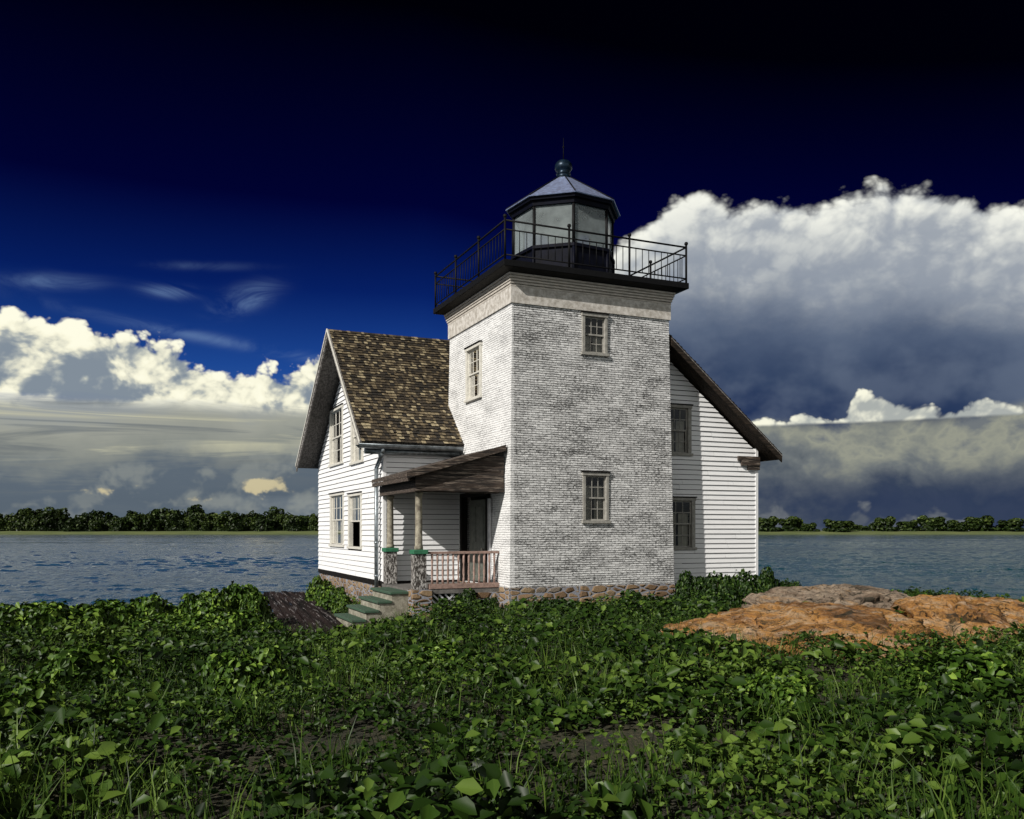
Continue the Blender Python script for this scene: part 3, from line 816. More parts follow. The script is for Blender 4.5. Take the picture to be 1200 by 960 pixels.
nV = len(V); zf = WZ-.15; R_ = 6000.
V = np.concatenate([V, np.array([(-R_, -R_, zf), (R_, -R_, zf), (R_, R_, zf), (-R_, R_, zf)])]); F = np.concatenate([F, [[nV, nV+1, nV+2, nV+3]]])
me = np_mesh('water', V, F, np.zeros(len(F)), M['water']); me.polygons.foreach_set('use_smooth', [True]*len(F))
o = bpy.data.objects.new('water', me); col.objects.link(o); o['kind'] = 'structure'
def shore(x, y):
    e = 6*mn.noise(Vector((x*.006, 0, 0)))
    return -1.6+3.3*sst(652+e, 735+e, y)+.5*mn.noise(Vector((x*.02, y*.02, 5)))*sst(670, 700, y)
grid('far_shore', -900, 900, 200, 645, 1000, 24, shore, M['shoregrass'])

# ================================================================== VEGETATION
def leaf_mesh(C, N, size, tone, fold=.25, asp=1.5):
    """C centres (n,3), N normals, returns verts/faces/tones of folded leaves (2 quads each = 6 verts)"""
    n = len(C); N = N/np.linalg.norm(N, axis=1)[:, None]
    r = rng.normal(size=(n, 3)); U = np.cross(N, r); U /= np.linalg.norm(U, axis=1)[:, None]; W = np.cross(N, U)
    s = size[:, None]
    tip = C+U*s*asp*.5 - N*s*.12; base = C-U*s*asp*.5
    l1 = C+W*s*.5-U*s*.12+N*s*fold; r1 = C-W*s*.5-U*s*.12+N*s*fold
    l2 = C+W*s*.36+U*s*asp*.25+N*s*fold*.6; r2 = C-W*s*.36+U*s*asp*.25+N*s*fold*.6
    V = np.stack([base, l1, l2, tip, r2, r1], axis=1).reshape(-1, 3)
    i = np.arange(n)*6
    F = np.concatenate([np.stack([i, i+3, i+2, i+1], 1), np.stack([i, i+5, i+4, i+3], 1)])
    T = np.concatenate([tone, np.clip(tone+.04, 0, 1)])
    return V, F, T
def crown_points(n, lumps):
    """points near the surface of several ellipsoid lumps; (cx,cy,cz,rx,ry,rz)"""
    w = np.array([l[3]*l[5] for l in lumps]); w = w/w.sum(); Cs, Ns = [], []
    for l, ww in zip(lumps, w):
        k = int(n*ww)+1; d = rng.normal(size=(k, 3)); d /= np.linalg.norm(d, axis=1)[:, None]
        r = 1-np.abs(rng.normal(0, .16, k)); r = np.where(rng.random(k) < .06, 1+rng.random(k)*.18, r)
        P = d*r[:, None]*np.array(l[3:6])+np.array(l[:3]); Cs.append(P)
        Ns.append(d + rng.normal(0, .45, (k, 3)) + np.array([0, 0, .35]))
    C = np.concatenate(Cs); N = np.concatenate(Ns); keep = C[:, 2] > -.05
    return C[keep], N[keep]
def shrub_variant(seed, dark=False, n=3600, leaf=.085):
    """unit shrub: radius about 1 at the base, height about 1"""
    global rng
    rng = np.random.default_rng(seed); R = random.Random(seed)
    lumps = [(0, 0, .38, .72, .72, .50)]
    for k in range(12):
        a = R.uniform(0, 6.28); d = R.uniform(.25, .72); r = R.uniform(.22, .40)
        lumps.append((d*math.cos(a), d*math.sin(a), R.uniform(.2, .95)*(1-.55*d), r, r, r*.85))
    C, N = crown_points(n, lumps)
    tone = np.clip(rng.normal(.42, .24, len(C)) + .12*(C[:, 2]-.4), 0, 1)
    size = leaf*rng.uniform(.6, 1.35, len(C))
    V, F, T = leaf_mesh(C, N, size, tone)
    me = np_mesh('foliage', V, F, T, M['leaf_dark' if dark else 'leaf'])
    st = MB()
    for k in range(9):
        a = R.uniform(0, 6.28); d = R.uniform(.2, .6)
        st.tube((0, 0, -.3), (d*math.cos(a), d*math.sin(a), R.uniform(.35, .75)), .02, .008, 5)
    sm = bpy.data.meshes.new('stems'); sm.from_pydata(st.v, [], st.f); sm.materials.append(M['bark'])
    return me, sm
VAR = [shrub_variant(s, False, 2900, .105) for s in (1, 2, 3)]
VARD = [shrub_variant(s, True) for s in (11, 12, 13)]
nsh = 0
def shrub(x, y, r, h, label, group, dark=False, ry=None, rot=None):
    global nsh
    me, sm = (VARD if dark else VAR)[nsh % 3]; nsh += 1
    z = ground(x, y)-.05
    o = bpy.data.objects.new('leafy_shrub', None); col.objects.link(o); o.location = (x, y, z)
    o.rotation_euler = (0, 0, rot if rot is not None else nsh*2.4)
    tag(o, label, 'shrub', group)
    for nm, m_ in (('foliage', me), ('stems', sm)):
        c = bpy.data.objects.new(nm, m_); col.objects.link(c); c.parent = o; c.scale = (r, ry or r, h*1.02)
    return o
def w(p, q): return (CO[0]+RX[0]*p+LX[0]*q, CO[1]+RX[1]*p+LX[1]*q)
def px(x, D): return ((x-600)/1042.*D, D)
def top(y, D): return 2.3-(y-621.5)/1042.*D
G1 = 'shrubs on the left bank'; G2 = 'shrubs at the foot of the building'; G3 = 'shrubs in front of the right wing'
def S_(x, yt, D, r, label, g, dark=False):
    X, Y = px(x, D); shrub(X, Y, r, top(yt, D)-ground(X, Y)+.05, label, g, dark)
for a in [
 (172, 694, 23.5, .85, 'bright green shrub left of the dip in the bank clump, right at the water'),
 (208, 708, 23.8, .80, 'low bright shrub in the dip between the two humps of the left bank'),
 (244, 688, 23.2, .75, 'tall bright green shrub forming the left shoulder of the big hump by the water'),
 (274, 680, 23.6, .80, 'tallest shrub of the left bank, at the top of the big hump'),
 (299, 690, 22.9, .55, 'bright shrub at the right end of the left hump, next to the boardwalk'),
 (190, 716, 21.3, .85, 'low shrub in the front row at the far left'),
 (232, 716, 21.0, .80, 'low shrub in the front row below the dip of the hump'),
 (272, 712, 21.2, .85, 'low bright shrub in front of the tallest shrub'),
 (308, 727, 20.8, .60, 'small shrub in the front row against the boardwalk edge'),
 (130, 700, 23.0, .95, 'green shrub left of the bank clump near the shore'),
 (85, 706, 22.0, .95, 'broad shrub on the outer left bank'),
 (38, 702, 21.5, .90, 'shrub second from the far left on the outer bank'),
 (-5, 700, 21.0, .95, 'leftmost shrub on the outer bank')]:
    S_(*a[:4], a[4], G1)
for (p, q, yt, r, lab) in [(-3.25, 9.9, 676, .62, 'rounded shrub against the stone foundation under the gable'), (-3.3, 7.4, 684, .60, 'second shrub against the gable foundation, nearer the steps'),
                           (-3.35, 5.7, 692, .42, 'smallest shrub against the gable foundation, behind the steps')]:
    X, Y = w(p, q); shrub(X, Y, r, top(yt, Y)-ground(X, Y)+.05, lab, G2)
for a in [
 (545, 692, 24.2, .55, 'shrub growing up beneath the porch railing beside the lattice'),
 (572, 698, 23.9, .40, 'small shrub beneath the right end of the porch railing'),
 (522, 716, 22.8, .55, 'low shrub just in front of the stone pier'),
 (470, 728, 22.1, .55, 'low dark shrub at the foot of the concrete steps'),
 (440, 738, 21.6, .45, 'small low shrub at the bottom step'),
 (560, 715, 22.5, .60, 'low shrub in front of the porch below the tower corner'),
 (604, 724, 22.3, .55, 'low shrub at the front corner of the tower base'),
 (655, 699, 22.9, .62, 'dark shrub against the tower foundation under the lower window'),
 (700, 704, 23.1, .62, 'low dark shrub at the middle of the tower foundation'),
 (742, 695, 23.3, .66, 'taller dark shrub toward the right of the tower foundation'),
 (776, 698, 23.5, .56, 'dark shrub at the right corner of the tower base'),
 (630, 722, 21.2, .60, 'low shrub in the front row left of the tower foundation middle'),
 (684, 716, 21.2, .65, 'low shrub in the front row before the tower'),
 (728, 714, 21.2, .65, 'low shrub in the front row near the granite ledge'),
 (762, 722, 20.7, .5, 'small shrub touching the left tip of the granite ledge')]:
    S_(*a[:4], a[4], G2, dark=True)
for a in [
 (808, 674, 24.9, .60, 'large dark shrub beside the tower corner below the wing wall'),
 (838, 668, 25.5, .68, 'large dark shrub covering the middle of the wing foundation'),
 (872, 665, 26.2, .68, 'tallest dark shrub at the right corner of the wing'),
 (897, 669, 26.3, .60, 'dark shrub just past the corner of the wing'),
 (918, 677, 26.6, .60, 'rightmost dark shrub against the water'),
 (812, 690, 23.2, .66, 'lower dark shrub in front of the large one by the tower corner'),
 (848, 687, 23.4, .68, 'lower dark shrub behind the granite ledge'),
 (880, 690, 23.8, .65, 'low dark shrub behind the right granite boulder')]:
    S_(*a[:4], a[4], G3, dark=True)
G4 = 'shrubs scattered over the foreground'
for a in [
 (95, 750, 13.5, .85, 'bushy shrub in the left foreground'), (290, 760, 12.6, .65, 'small shrub in the foreground below the boardwalk'),
 (520, 752, 14.5, .60, 'low shrub in the foreground below the porch'), (1120, 758, 12.0, .85, 'bushy shrub in the right foreground'),
 (20, 805, 9.6, .65, 'leafy shrub at the lower left corner'), (900, 782, 10.8, .55, 'small shrub in the foreground below the flat granite slab')]:
    S_(*a[:4], a[4], G4)
# foreground ground cover (uncountable)
rng = np.random.default_rng(99)
def cover(n, x0, x1, y0, y1, size, name, label, test, lift=0.0):
    X = rng.uniform(x0, x1, n*2); Y = rng.uniform(y0, y1, n*2)
    keep = np.array([test(a, b) for a, b in zip(X, Y)]); X = X[keep]; Y = Y[keep]
    gapn = np.array([mn.noise(Vector((a*.55, b*.7, 17)))+.4*mn.noise(Vector((a*1.9, b*1.9, 8))) for a, b in zip(X, Y)])
    k2 = gapn > -.36+rng.normal(0, .06, len(X)); X = X[k2][:n]; Y = Y[k2][:n]
    H = np.array([.08+.42*max(0, .5+mn.noise(Vector((a*.8, b*.8, 1)))+.5*mn.noise(Vector((a*2.3, b*2.3, 4)))) for a, b in zip(X, Y)])
    Z = np.array([ground(a, b) for a, b in zip(X, Y)])+H*(1-rng.random(len(X))**2*.7)
    C = np.stack([X, Y, Z+lift*rng.random(len(X))], 1); N = rng.normal(0, .45, (len(X), 3))+np.array([0, -.25, 1])
    pt = np.array([mn.noise(Vector((a*.28, b*.35, 9))) for a, b in zip(X, Y)])
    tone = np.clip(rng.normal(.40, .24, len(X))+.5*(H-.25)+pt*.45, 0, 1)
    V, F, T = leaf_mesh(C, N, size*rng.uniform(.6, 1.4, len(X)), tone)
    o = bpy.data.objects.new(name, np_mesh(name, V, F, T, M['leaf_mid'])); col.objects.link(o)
    tag(o, label, 'ground cover', kind='stuff')
def tst(x, y):
    if abs(x) > .66*y+1.5: return False
    p = (x-CO[0])*RX[0]+(y-CO[1])*RX[1]; q = (x-CO[0])*LX[0]+(y-CO[1])*LX[1]
    if p > -2.6 and q > -.05: return False
    if x < -2.9 and x > -9.2 and y > 21 and abs((x+4.65)+(y-22)*.352) < 1.1: return False
    if p > -4.6 and p < -2.4 and -.9 < q < 3.1: return False
    return True
cover(120000, -15, 15, 4.0, 30, .052, 'ground_cover', 'low leafy ground cover carpeting the foreground in front of the steps and tower', tst)

cover(26000, -15, 15, 4.0, 26, .105, 'broadleaf_weeds', 'patches of larger leaved weeds standing above the ground cover in the foreground', lambda x, y: tst(x, y) and mn.noise(Vector((x*.33, y*.4, 55)))+.5*mn.noise(Vector((x*1.1, y*1.3, 50))) > .06, .16)
Xg = rng.uniform(-15, 15, 60000); Yg = rng.uniform(4, 24, 60000)
kk = np.array([tst(a, b) and mn.noise(Vector((a*.5, b*.6, 30))) > .02 for a, b in zip(Xg, Yg)]); Xg, Yg = Xg[kk], Yg[kk]
Zg = np.array([ground(a, b) for a, b in zip(Xg, Yg)]); n_ = len(Xg)
an = rng.uniform(0, 6.28, n_); hh = rng.uniform(.22, .62, n_); le = rng.normal(0, .16, (n_, 2)); wd_ = rng.uniform(.004, .009, n_)
B_ = np.stack([Xg, Yg, Zg-.02], 1); side = np.stack([np.cos(an)*wd_, np.sin(an)*wd_, 0*wd_], 1)
M1 = B_+np.stack([le[:, 0]*.35, le[:, 1]*.35, hh*.6], 1); T1 = B_+np.stack([le[:, 0], le[:, 1], hh], 1)
Vg = np.stack([B_-side, B_+side, M1+side*.8, M1-side*.8, T1+side*.1, T1-side*.1], 1).reshape(-1, 3); ii = np.arange(n_)*6
Fg = np.concatenate([np.stack([ii, ii+1, ii+2, ii+3], 1), np.stack([ii+3, ii+2, ii+4, ii+5], 1)])
tg = np.clip(rng.normal(.62, .22, n_), 0, 1)
o = bpy.data.objects.new('grass', np_mesh('grass', Vg, Fg, np.concatenate([tg, tg]), M['leaf_mid'])); col.objects.link(o)
tag(o, 'loose blades of grass standing through the leafy ground cover', 'grass', kind='stuff')

# ---- far woodland (one mass) and single far trees
def tree_arrays(seed, h, wd, n=950):
    global rng
    rng = np.random.default_rng(seed); R = random.Random(seed)
    lumps = [(0, 0, h*.50, wd*.34, wd*.36, h*.36), (wd*.15, 0, h*.15, wd*.5, wd*.5, h*.2)]
    for k in range(14):
        a = R.uniform(0, 6.28); d = wd*R.uniform(.12, .46); r = wd*R.uniform(.10, .24)
        lumps.append((d*math.cos(a), d*math.sin(a), h*R.uniform(.28, .90)*(1-.25*d/wd), r, r, r*.9))
    C, N = crown_points(n, lumps)
    C[:, 2] = np.maximum(C[:, 2], .3)
    tone = np.clip(rng.normal(.42, .22, len(C)), 0, 1)
    tone = np.clip(tone+.25*(C[:, 2]/h-.5), 0, 1)
    return leaf_mesh(C, N, rng.uniform(.8, 2.0, len(C)), tone)
V_, F_, T_ = [], [], []; cnt = 0; R = random.Random(5)
prot = [tree_arrays(100+i, R.uniform(12.5, 18.5), R.uniform(8, 19)) for i in range(9)]
x = -480
while x < 60:
    for row in range(2):
        V, F, T = prot[R.randrange(9)]
        a = R.uniform(0, 6.28); s = R.choice((.62, .8, .9, 1.0, 1.05, 1.25))*R.uniform(.92, 1.08)*(1.0-.22*sst(-230, -140, x)) ; 
        c, sn = math.cos(a)*s, math.sin(a)*s
        X = x+R.uniform(-3, 3); Y = 728+row*18+R.uniform(-5, 5)
        W = np.stack([V[:, 0]*c-V[:, 1]*sn+X, V[:, 0]*sn+V[:, 1]*c+Y, V[:, 2]*s*(1.05 if row else .9)+1.0], 1)
        V_.append(W); F_.append(F+cnt); T_.append(np.clip(T+R.uniform(-.28, .22), 0, 1)); cnt += len(W)
    x += R.uniform(2.6, 6.0)
o = bpy.data.objects.new('woodland', np_mesh('woodland', np.concatenate(V_), np.concatenate(F_), np.concatenate(T_), M['treeleaf'])); col.objects.link(o)
tag(o, 'dense dark green wood along the far shore left of the house', 'woodland', kind='stuff')
tm = [np_mesh('crown', *tree_arrays(200+i, 11, 15, 1500), M['treeleaf']) for i in range(3)]
tk = MB(); tk.tube((0, 0, -1.5), (0, 0, 6), .5, .25, 7); tkm = bpy.data.meshes.new('trunk'); tkm.from_pydata(tk.v, [], tk.f); tkm.materials.append(M['bark'])
def far_tree(xp, yt, wpx, D, label, g='separate trees on the right far shore'):
    X = (xp-600)/1042.*D; z = shore(X, D)-.2; h = top(yt, D)-z
    o = bpy.data.objects.new('broadleaf_tree', None); col.objects.link(o); o.location = (X, D, z); o.rotation_euler = (0, 0, xp)
    tag(o, label, 'tree', g)
    s = wpx*1.0/1042.*D/15
    i = int(xp) % 3
    for nm, m_ in (('crown', tm[i]), ('trunk', tkm)):
        c = bpy.data.objects.new(nm, m_); col.objects.link(c); c.parent = o; c.scale = (s, s, h/11.5)
for a in [
 (898, 606, 28, 720, 'round dark tree across the water right beside the corner of the wing'),
 (928, 606, 30, 725, 'broad round dark tree across the water, second right of the house corner'),
 (949, 613, 18, 715, 'small low tree across the water just right of the second round tree'),
 (984, 608, 30, 715, 'round dark tree in the middle of the right far shore'),
 (1003, 615, 16, 740, 'small bushy tree behind the meadow right of the middle round tree'),
 (1014, 616, 12, 735, 'smallest tree on the right far shore, alone on the meadow'),
 (1036, 606, 26, 722, 'dark round tree across the water, above the right granite boulder'),
 (1062, 609, 26, 725, 'dark tree one step right of the tree above the boulder'),
 (1090, 605, 30, 728, 'broad dark tree two steps right of the tree above the boulder'),
 (1120, 610, 26, 722, 'medium tree near the right end of the far shore'),
 (1150, 605, 32, 730, 'large tree near the right end of the far shore'),
 (1186, 608, 32, 724, 'last dark tree at the right edge of the view'),
 (872, 607, 26, 722, 'tree across the water mostly hidden behind the wing')]:
    far_tree(*a)
V_, F_, T_ = [], [], []; cnt = 0
x = 180
while x < 430:
    V, F, T = prot[R.randrange(9)]; s = R.uniform(.18, .30); X = x; Y = 790+R.uniform(-10, 10)
    W = V*s+np.array([X, Y, 1.0]); V_.append(W); F_.append(F+cnt); T_.append(np.clip(T+.1, 0, 1)); cnt += len(W); x += R.uniform(3, 7)
o = bpy.data.objects.new('distant_thicket', np_mesh('distant_thicket', np.concatenate(V_), np.concatenate(F_), np.concatenate(T_), M['treeleaf'])); col.objects.link(o)
tag(o, 'low bushy thicket behind the meadow on the right far shore', 'thicket', kind='stuff')

# ================================================================== ROCKS
def rock(name, x, y, z, rx, ry, rz, rot, seed, label, fold=1.0, sub=6, mat='rock'):
    bm = bmesh.new(); bmesh.ops.create_icosphere(bm, subdivisions=sub, radius=1)
    for v in bm.verts:
        d = v.co.normalized(); e = 2.2
        k = (abs(d.x)**e+abs(d.y)**e+abs(d.z)**e)**(-1/e)
        p = d*k
        s = Vector((seed*3.1, seed*1.7, seed))
        q = Vector((p.x*rx, p.y*ry, p.z*rz))
        a = mn.fractal(q*.5+s, 1.0, 2.0, 4)*.15
        wv = mn.noise(q*.5+s*2)
        lay = (q.z*1.5+q.x*.50+q.y*.5+wv*1.9)
        st = abs(((lay*.8) % 1.0)-.5)*2               # bedding ledges
        cr = -.22*fold*math.exp(-((st)/.07)**2) + .10*((lay*.8) % 1.0)
        vv = mn.voronoi(Vector((q.x*.55, q.y*.8, q.z*.9))+s)[0]; gap = vv[1]-vv[0]
        cr -= .10*max(0, fold-.6)*math.exp(-(gap/.05)**2)
        fin = mn.fractal(q*3+s, .8, 2.0, 6)*.05-abs(mn.fractal(q*1.6+s*3, 1.0, 2.0, 4))*.10
        n1 = mn.noise(Vector((q.x*.42+q.z*.9, q.y*.9-q.x*.15, s.x)))+.25*mn.noise(q*1.8+s); n2 = mn.noise(Vector((q.x*.9-q.z*.8, q.y*.5, s.y+4)))+.3*mn.noise(q*2.2+s)
        cr -= .17*math.exp(-(n1/.035)**2)+.10*math.exp(-(n2/.03)**2)+.08*sst(0, .5, n1)
        m = 1+(a+cr+fin)/max(.6, min(rx, ry, rz*1.3))
        v.co = Vector((q.x*m, q.y*m, q.z*m))
    me = bpy.data.meshes.new(name); bm.to_mesh(me); bm.free()
    me.polygons.foreach_set('use_smooth', [True]*len(me.polygons)); me.materials.append(M[mat])
    o = bpy.data.objects.new(name, me); col.objects.link(o); o.location = (x, y, z); o.rotation_euler = (0, 0, rot)
    return tag(o, label, 'rock', 'granite boulders at the right')
rock('granite_boulder', 5.75, 17.7, -.30, 2.95, 2.2, 1.10, .12, 1, 'long orange granite ledge lying nearest, in front of the dark shrubs')
rock('granite_boulder', 7.75, 21.4, -.05, 2.3, 1.6, 1.06, .16, 2, 'tall grey brown granite boulder behind the orange ledge', mat='rock_grey')
rock('granite_boulder', 8.9, 18.3, -.05, 1.3, 1.3, 1.05, -.5, 3, 'cracked blocky orange boulder right of the long ledge', 1.8)
rock('granite_boulder', 10.6, 20.2, -.2, 1.9, 1.6, 1.0, .3, 4, 'rightmost granite boulder at the edge of the bank', 1.2)

#, 12.4, .02, 1.05, .7, .50, .5, 6, 'small boulder half sunk in ground cover at the centre left foreground')
#, 10.2, -.02, .70, .5, .42, -.3, 7, 'smallest boulder, in the middle of the foreground', sub=5)
# ================================================================== BOARDWALK
bw = MB(); nb = 7
A0_, A1_ = Vector((-9.95, 35.6)), Vector((-8.4, 36.0)); B0_, B1_ = Vector((-5.50, 21.6)), Vector((-3.95, 21.9))
bwz = -.17
for k in range(nb):
    t0, t1 = k/nb, (k+.90)/nb; j = random.uniform(-.03, .03); e = random.uniform(-.15, .15)
    a0 = A0_.lerp(A1_, t0); a1 = A0_.lerp(A1_, t1); b0 = B0_.lerp(B1_, t0); b1 = B0_.lerp(B1_, t1)
    d = (b0-a0).normalized()*e; b0 = b0+d; b1 = b1+d
    P = [a0, a1, b1, b0]
    bw.hexa([(q.x, q.y, bwz-.05+j) for q in P]+[(q.x, q.y, bwz+j) for q in P])
o = bpy.data.objects.new('wooden_boardwalk', None); col.objects.link(o); o.location = (-7, 29, -.5)
tag(o, 'dark weathered plank boardwalk running from the shore to the steps', 'boardwalk')
OFF[o.name] = (-7, 29, -.5)
def mat_plank():
    m, nt, b, tc = new_mat('charred_weathered_planks')
    x, y, z = sep(nt, tc.outputs['Object']); xr = x + y*.33
    g = nz_(nt, vec(nt, xr*9, y*.5), 1, 5, .7, dim='2D'); k = nz_(nt, vec(nt, xr*30, y*4), 1, 3, .6, dim='2D')
    t = nz_(nt, vec(nt, xr*3.4, y*.15), 1, 2, .5, dim='2D')
    c = mix(nt, t.ss(.35, .65), (.005, .004, .004), (.024, .016, .015))
    c = mix(nt, g.ss(.56, .62)*k.ss(.42, .62)*.8, c, (.30, .28, .28))
    setc(nt, b, c); b.inputs['Roughness'].default_value = .95; b.inputs['Specular IOR Level'].default_value = .08; bump(nt, b, g+k*.4, .6, .012); return m
M['plank'] = mat_plank() or mat_wood('charred_weathered_planks', (.004, .003, .003), (.030, .022, .021), axis=1, sc=.55, flake=(.42, .39, .39))
bo = bw.build('planks', M['plank'], o)
mb = MB()
for t in (.02, .2, .4, .6, .8, .97):
    a = A0_.lerp(B0_, t); b = A1_.lerp(B1_, t); mb.box(min(a.x, b.x), max(a.x, b.x), a.y-.06, a.y+.06, bwz-.2, bwz-.06)
    for c in (a, b): mb.box(c.x-.06, c.x+.06, c.y-.06, c.y+.06, -1.6, bwz-.062)
mb.build('bearers', M['plank'], o)

# ================================================================== WORLD
SUN_EL = 35.0
a_, b_ = .912, .410
sx = -a_*RX[0]+b_*(-LX[0]); sy = -a_*RX[1]+b_*(-LX[1])
sh = math.atan2(sx, sy)                      # compass-like angle from +Y towards +X
wd = bpy.data.worlds.new('World'); scn.world = wd; wd.use_nodes = True; nt = wd.node_tree
bg = nt.nodes['Background']
tc = nt.nodes.new('ShaderNodeTexCoord'); X, Y, Z = sep(nt, tc.outputs['Generated'])
sky = nt.nodes.new('ShaderNodeTexSky'); sky.sky_type = 'NISHITA'; sky.sun_disc = False
sky.sun_elevation = rad(SUN_EL); sky.sun_rotation = sh; sky.altitude = 0; sky.air_density = 1.0; sky.dust_density = .2; sky.ozone_density = 3.0
hyp = ((X*X+Y*Y).pow(.5)).max(.001)
u = X._m('ARCTAN2', Y); v = Z/hyp
def uu(px_): return math.atan((px_-600)/1042.)
def vv(px_, py): return (621.5-py)/1042.*math.cos(uu(px_))
U0, U1 = -.8, .8
un = ((u-U0)/(U1-U0)).clamp()
def edge(pts):
    return fcurve(nt, un, sorted([((uu(a)-U0)/(U1-U0), vv(a, b)*1.6) for a, b in pts]))/1.6
def P2(su, sv, seed=0.0, ou=0.0, ov=0.0): return vec(nt, (u+ou)*su+seed*7.3, (v+ov)*sv+seed*3.1)
def nz(nt, v, scale=1.0, detail=4.0, rough=0.5, dist=0.0): return nz_(nt, v, scale, detail, rough, dist, dim='2D')
STR = .1
def C_(r, g, b): return tuple(k/STR for k in srgb(r, g, b))     # colours given for the strength below
# clear polarised-dark sky: the physical sky, filtered deeper towards the zenith and the right
dark = v.ss(.03, .62)
skyc = mix(nt, 1.0, sky.outputs[0], ramp(nt, (v*1.7 + (u+.1).max(0)*.35).clamp(), [(0, (.30, .42, .62)), (.30, (.05, .16, .50)), (.45, (.010, .045, .25)), (.62, (.002, .004, .075)), (1, (.0005, .0006, .006))]), 'MULTIPLY')
c = skyc
# thin cirrus
def blob(x0, y0, rx, ry, tilt=0.0):
    a = (u-uu(x0))/(rx/1042.); b = (v-vv(x0, y0)-(u-uu(x0))*tilt)/(ry/1042.)
    return ((a*a+b*b)*-1.0).pow(1)._m('EXPONENT') if False else (a*a+b*b)._m('MULTIPLY', -1.0)._m('EXPONENT')
st1 = nz(nt, P2(9, 34, 2.0), 1, 6, .62, .8)
cir = blob(200, 342, 24, 6) * .8 + blob(288, 350, 26, 12, .35)*1.0 + blob(240, 312, 50, 4, .08)*.25 + blob(250, 398, 130, 6, -.14)*.5 + blob(60, 330, 40, 7, .1)*.5
c = mix(nt, (cir*st1.ss(.30, .72)*.85).clamp(), c, C_(120, 150, 190))
# billow field shared by cumulus layers
wb = nz(nt, P2(7, 8, 9.0), 1, 3, .55)
def billow(ou=0.0, ov=0.0):
    vx = vec(nt, (u+ou)*26 + wb*1.3, (v+ov)*31 + wb*1.3)
    return 1.0 - vor(nt, vx, 1, 'F1', detail=3.0, rough=.55, dim='2D')
B0 = billow(); B1 = billow(-.009, .013)
fb = nz(nt, P2(11, 14, 5.0), 1, 8, .62)
fl0 = nz(nt, P2(11, 14, 5.0), 1, 4, .52)
fl1 = nz(nt, P2(11, 14, 5.0, -.012, .018), 1, 4, .52)
rel = ((B0-B1)*.62+(fl0-fl1)*2.0+(fb-.5)*.5+.5).clamp()               # lit side towards the upper left
fb2 = nz(nt, P2(3.6, 6, 7.0), 1, 6, .58)
# --- right hand storm cloud
eR = edge([(-500, 560), (500, 560), (640, 480), (700, 330), (725, 272), (760, 252), (785, 226), (830, 222), (860, 228), (910, 216), (960, 222), (1010, 216), (1040, 212), (1120, 216), (1200, 236), (1320, 250)])
dR = eR-v + (B0-.55)*.016 + (fl0-.5)*.050 + (fb-fl0)*.018
mR = dR.ss(.0, .018)
dep = (eR-v + (fb2-.5)*.09 + (fb-.5)*.08).ss(-.005, .16)
litR = (rel*.36+B0*.14+fb*.30+(fb2-.5)*.7+(eR-v).ss(.09, .0)*.25).ss(.05, .85)
brt = mix(nt, litR, C_(160, 167, 176), C_(252, 252, 240))
drk = ramp(nt, (eR-v+(fb2-.5)*.14).ss(.02, .30), [(0, C_(140, 150, 165)), (.4, C_(84, 98, 122)), (.75, C_(50, 66, 96)), (1, C_(20, 40, 80))])
drk = mix(nt, (fl0.ss(.40, .70)*.32), drk, C_(120, 132, 150))
cR = mix(nt, dep, brt, drk)
c = mix(nt, mR, c, cR)
# --- low right deck with navy gaps
eC = edge([(-500, 700), (500, 700), (700, 520), (760, 497), (1000, 493), (1100, 485), (1200, 476), (1320, 470)])
mC = (eC-v+(fl0-.5)*.020+(fb-.5)*.012).ss(-.004, .012)
tC = ((eC-v)*8 + (fb2-.5)*1.7 + (fb-.5)*.9 - (rel-.5)*.35).clamp()
cC = ramp(nt, tC, [(0, C_(112, 118, 122)), (.18, C_(150, 152, 138)), (.45, C_(112, 118, 120)), (.8, C_(72, 82, 94)), (1, C_(84, 92, 104))])
gap = (blob(1040, 572, 34, 30)*.9 + (fb-.5)*2.6 + (fb2-.5)*1.2).ss(.55, 1.0)
cC = mix(nt, gap*.30, cC, C_(20, 38, 76))
cC = mix(nt, ((fb2+(u*.9)).ss(.52, .80)*(eC-v).ss(.04, .09))*.8, cC, C_(40, 54, 84))
c = mix(nt, mC, c, cC)
# low grey cumulus row above the right shore
eE = edge([(-500, 800), (700, 800), (790, 600), (850, 590), (905, 580), (960, 604), (985, 600), (1010, 586), (1040, 600), (1100, 588), (1200, 600), (1320, 600)])
dE = eE-v+(B0-.5)*.03
c = mix(nt, dE.ss(0, .012)*.75, c, mix(nt, rel, C_(78, 86, 98), C_(118, 122, 126)))
# small white heads with a flat base
eD = edge([(-500, 700), (700, 700), (860, 505), (888, 492), (905, 490), (920, 496), (935, 487), (955, 484), (975, 492), (990, 484), (1008, 462), (1030, 466), (1060, 474), (1100, 482), (1150, 470), (1210, 484), (1320, 500)])
dD = eD-v+.006+(B0-.5)*.016
mD = dD.ss(0, .006)*(v-vv(1000, 497)+(fb-.5)*.003).ss(0, .004)
c = mix(nt, mD, c, mix(nt, (rel*.7+B0*.4).ss(.2, .95), C_(170, 175, 172), C_(250, 248, 226)))
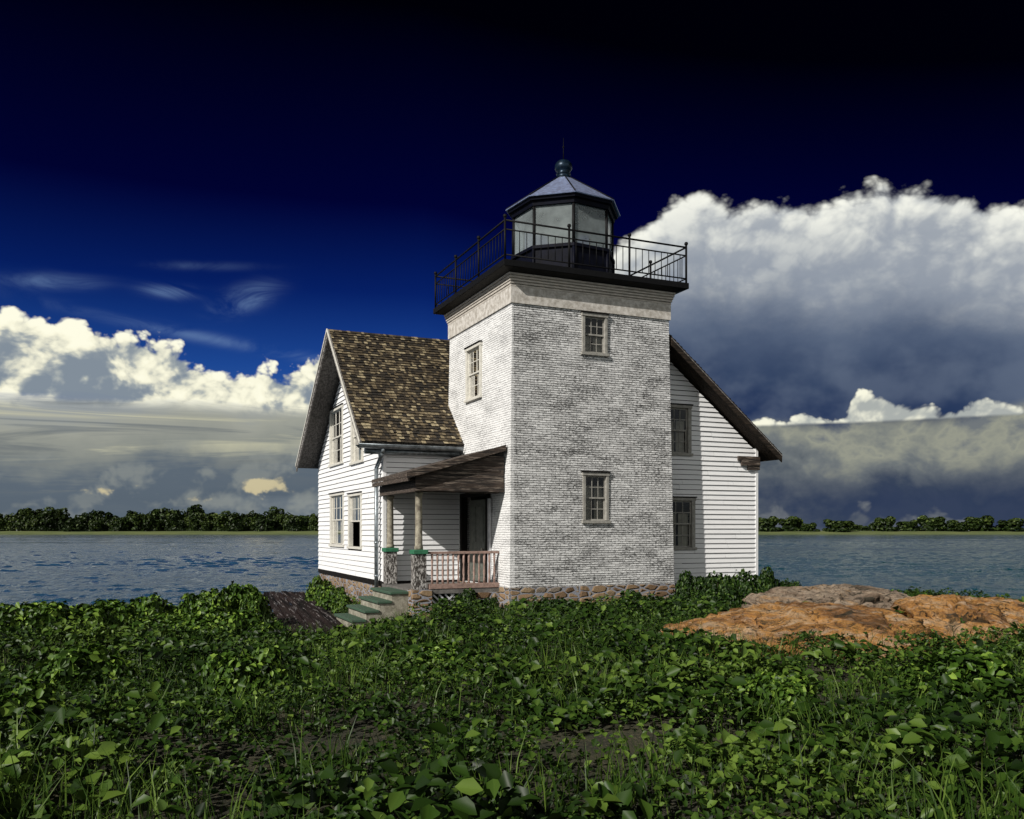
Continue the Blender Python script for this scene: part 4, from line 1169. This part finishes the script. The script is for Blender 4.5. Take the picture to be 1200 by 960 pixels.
# --- left: stratus, blue grey below, cumulus above
eS = edge([(-500, 462), (160, 462), (420, 470), (520, 520), (600, 640), (760, 800), (1320, 800)])
bands = nz(nt, P2(3.2, 42, 1.0), 1, 6, .6, .5)
tS = ((eS-v)*7.2 + (bands-.5)*.40 + (fb2-.5)*.55 + (fl0-.5)*.3).clamp()
cS = ramp(nt, tS, [(0, C_(150, 156, 158)), (.2, C_(158, 160, 150)), (.38, C_(138, 142, 136)), (.55, C_(92, 104, 116)), (.8, C_(88, 100, 112)), (1, C_(112, 122, 130))])
cS = mix(nt, (bands.ss(.50, .66)*(tS.ss(.66, .3))*.8), cS, C_(205, 202, 172))
cS = mix(nt, (bands.ss(.47, .32)*(tS.ss(.8, .3))*.75), cS, C_(105, 112, 116))
cS = mix(nt, ((rel*.6+fb2*.8).ss(.62, 1.0)*tS.ss(.25, .6))*.35, cS, C_(170, 172, 160))
c = mix(nt, (eS-v).ss(-.004, .010), c, cS)
gold = (blob(300, 570, 44, 11, .18)*1.05 + blob(340, 576, 22, 12)*.7 + blob(222, 585, 24, 6)*.9 + blob(110, 575, 50, 8)*.9 + (B0-.5)*.9+(fb-.5)*2.2).ss(.55, 1.0)*v.ss(.10, .075)*u.ss(-.12, -.16)
c = mix(nt, gold*(rel+(fb-.5)*.8).ss(.35, .75)*.8, c, C_(214, 200, 158))
eA = edge([(-500, 330), (-100, 350), (0, 360), (100, 372), (160, 386), (200, 396), (230, 408), (262, 430), (300, 424), (345, 424), (385, 408), (430, 430), (500, 452), (560, 500), (640, 700), (1320, 800)])
dA = eA-v+(B0-.55)*.022+(fl0-.5)*.045+(fb-fl0)*.02
mA = dA.ss(0, .008)*((v-vv(200, 480))+(bands-.5)*.04).ss(-.006, .014)
shade = (rel*.85+B0*.18+(fb2-.5)*1.0+(eA-v).ss(.05, .0)*.18+.22+(fb-.5)*.5)
low = (v-vv(200, 470)).ss(.0, .05)
cA = ramp(nt, (shade*.92+(fb-.5)*.5+(fl0-.5)*.4).ss(.0, 1.02), [(0, C_(130, 142, 154)), (.25, C_(172, 178, 176)), (.5, C_(222, 221, 202)), (.8, C_(250, 247, 222)), (1, C_(255, 253, 230))])
c = mix(nt, mA, c, cA)
# --- unseen bright cloud bank added behind the viewer as fill light
back = (Y*-1.0).ss(.10, .50)
eb = .75 + (nz_(nt, vec(nt, X*2, Y*2, Z*2), 1, 3, .55)-.5)*1.5
mb_ = (eb-v).ss(0, .08)*(v.ss(.0, .05))
cbk = mix(nt, nz_(nt, vec(nt, X*5, Y*5, Z*6), 1, 4, .6).ss(.35, .65), C_(150, 158, 168), C_(250, 248, 236))
c = mix(nt, mb_*back, c, cbk)
# below the horizon: sea colour
c = mix(nt, v.ss(-.002, -.03), c, C_(30, 45, 60))
nt.links.new(c, bg.inputs[0]); bg.inputs[1].default_value = STR
wd.cycles.sampling_method = 'MANUAL'; wd.cycles.sample_map_resolution = 512

# sun
sl = bpy.data.lights.new('sun', 'SUN'); sl.energy = 4.9; sl.angle = rad(.53); sl.color = (1, .955, .88)
so = bpy.data.objects.new('sun', sl); col.objects.link(so)
D = Vector((sx*math.cos(rad(SUN_EL)), sy*math.cos(rad(SUN_EL)), math.sin(rad(SUN_EL))))
so.rotation_euler = D.to_track_quat('Z', 'Y').to_euler()

# camera
cam = bpy.data.cameras.new('camera'); co = bpy.data.objects.new('camera', cam); col.objects.link(co)
co.location = (0, 0, 2.3); co.rotation_euler = (rad(90), 0, 0)
cam.sensor_fit = 'HORIZONTAL'; cam.sensor_width = 36; cam.lens = 36*1042/1200.
cam.shift_y = (621.5-480)/1200.; cam.clip_end = 12000; cam.clip_start = .1
scn.camera = co
scn.render.engine = 'CYCLES'
scn.view_settings.view_transform = 'Standard'; scn.view_settings.look = 'None'; scn.view_settings.exposure = 0; scn.view_settings.gamma = 1
scn.cycles.max_bounces = 8; scn.cycles.transparent_max_bounces = 16
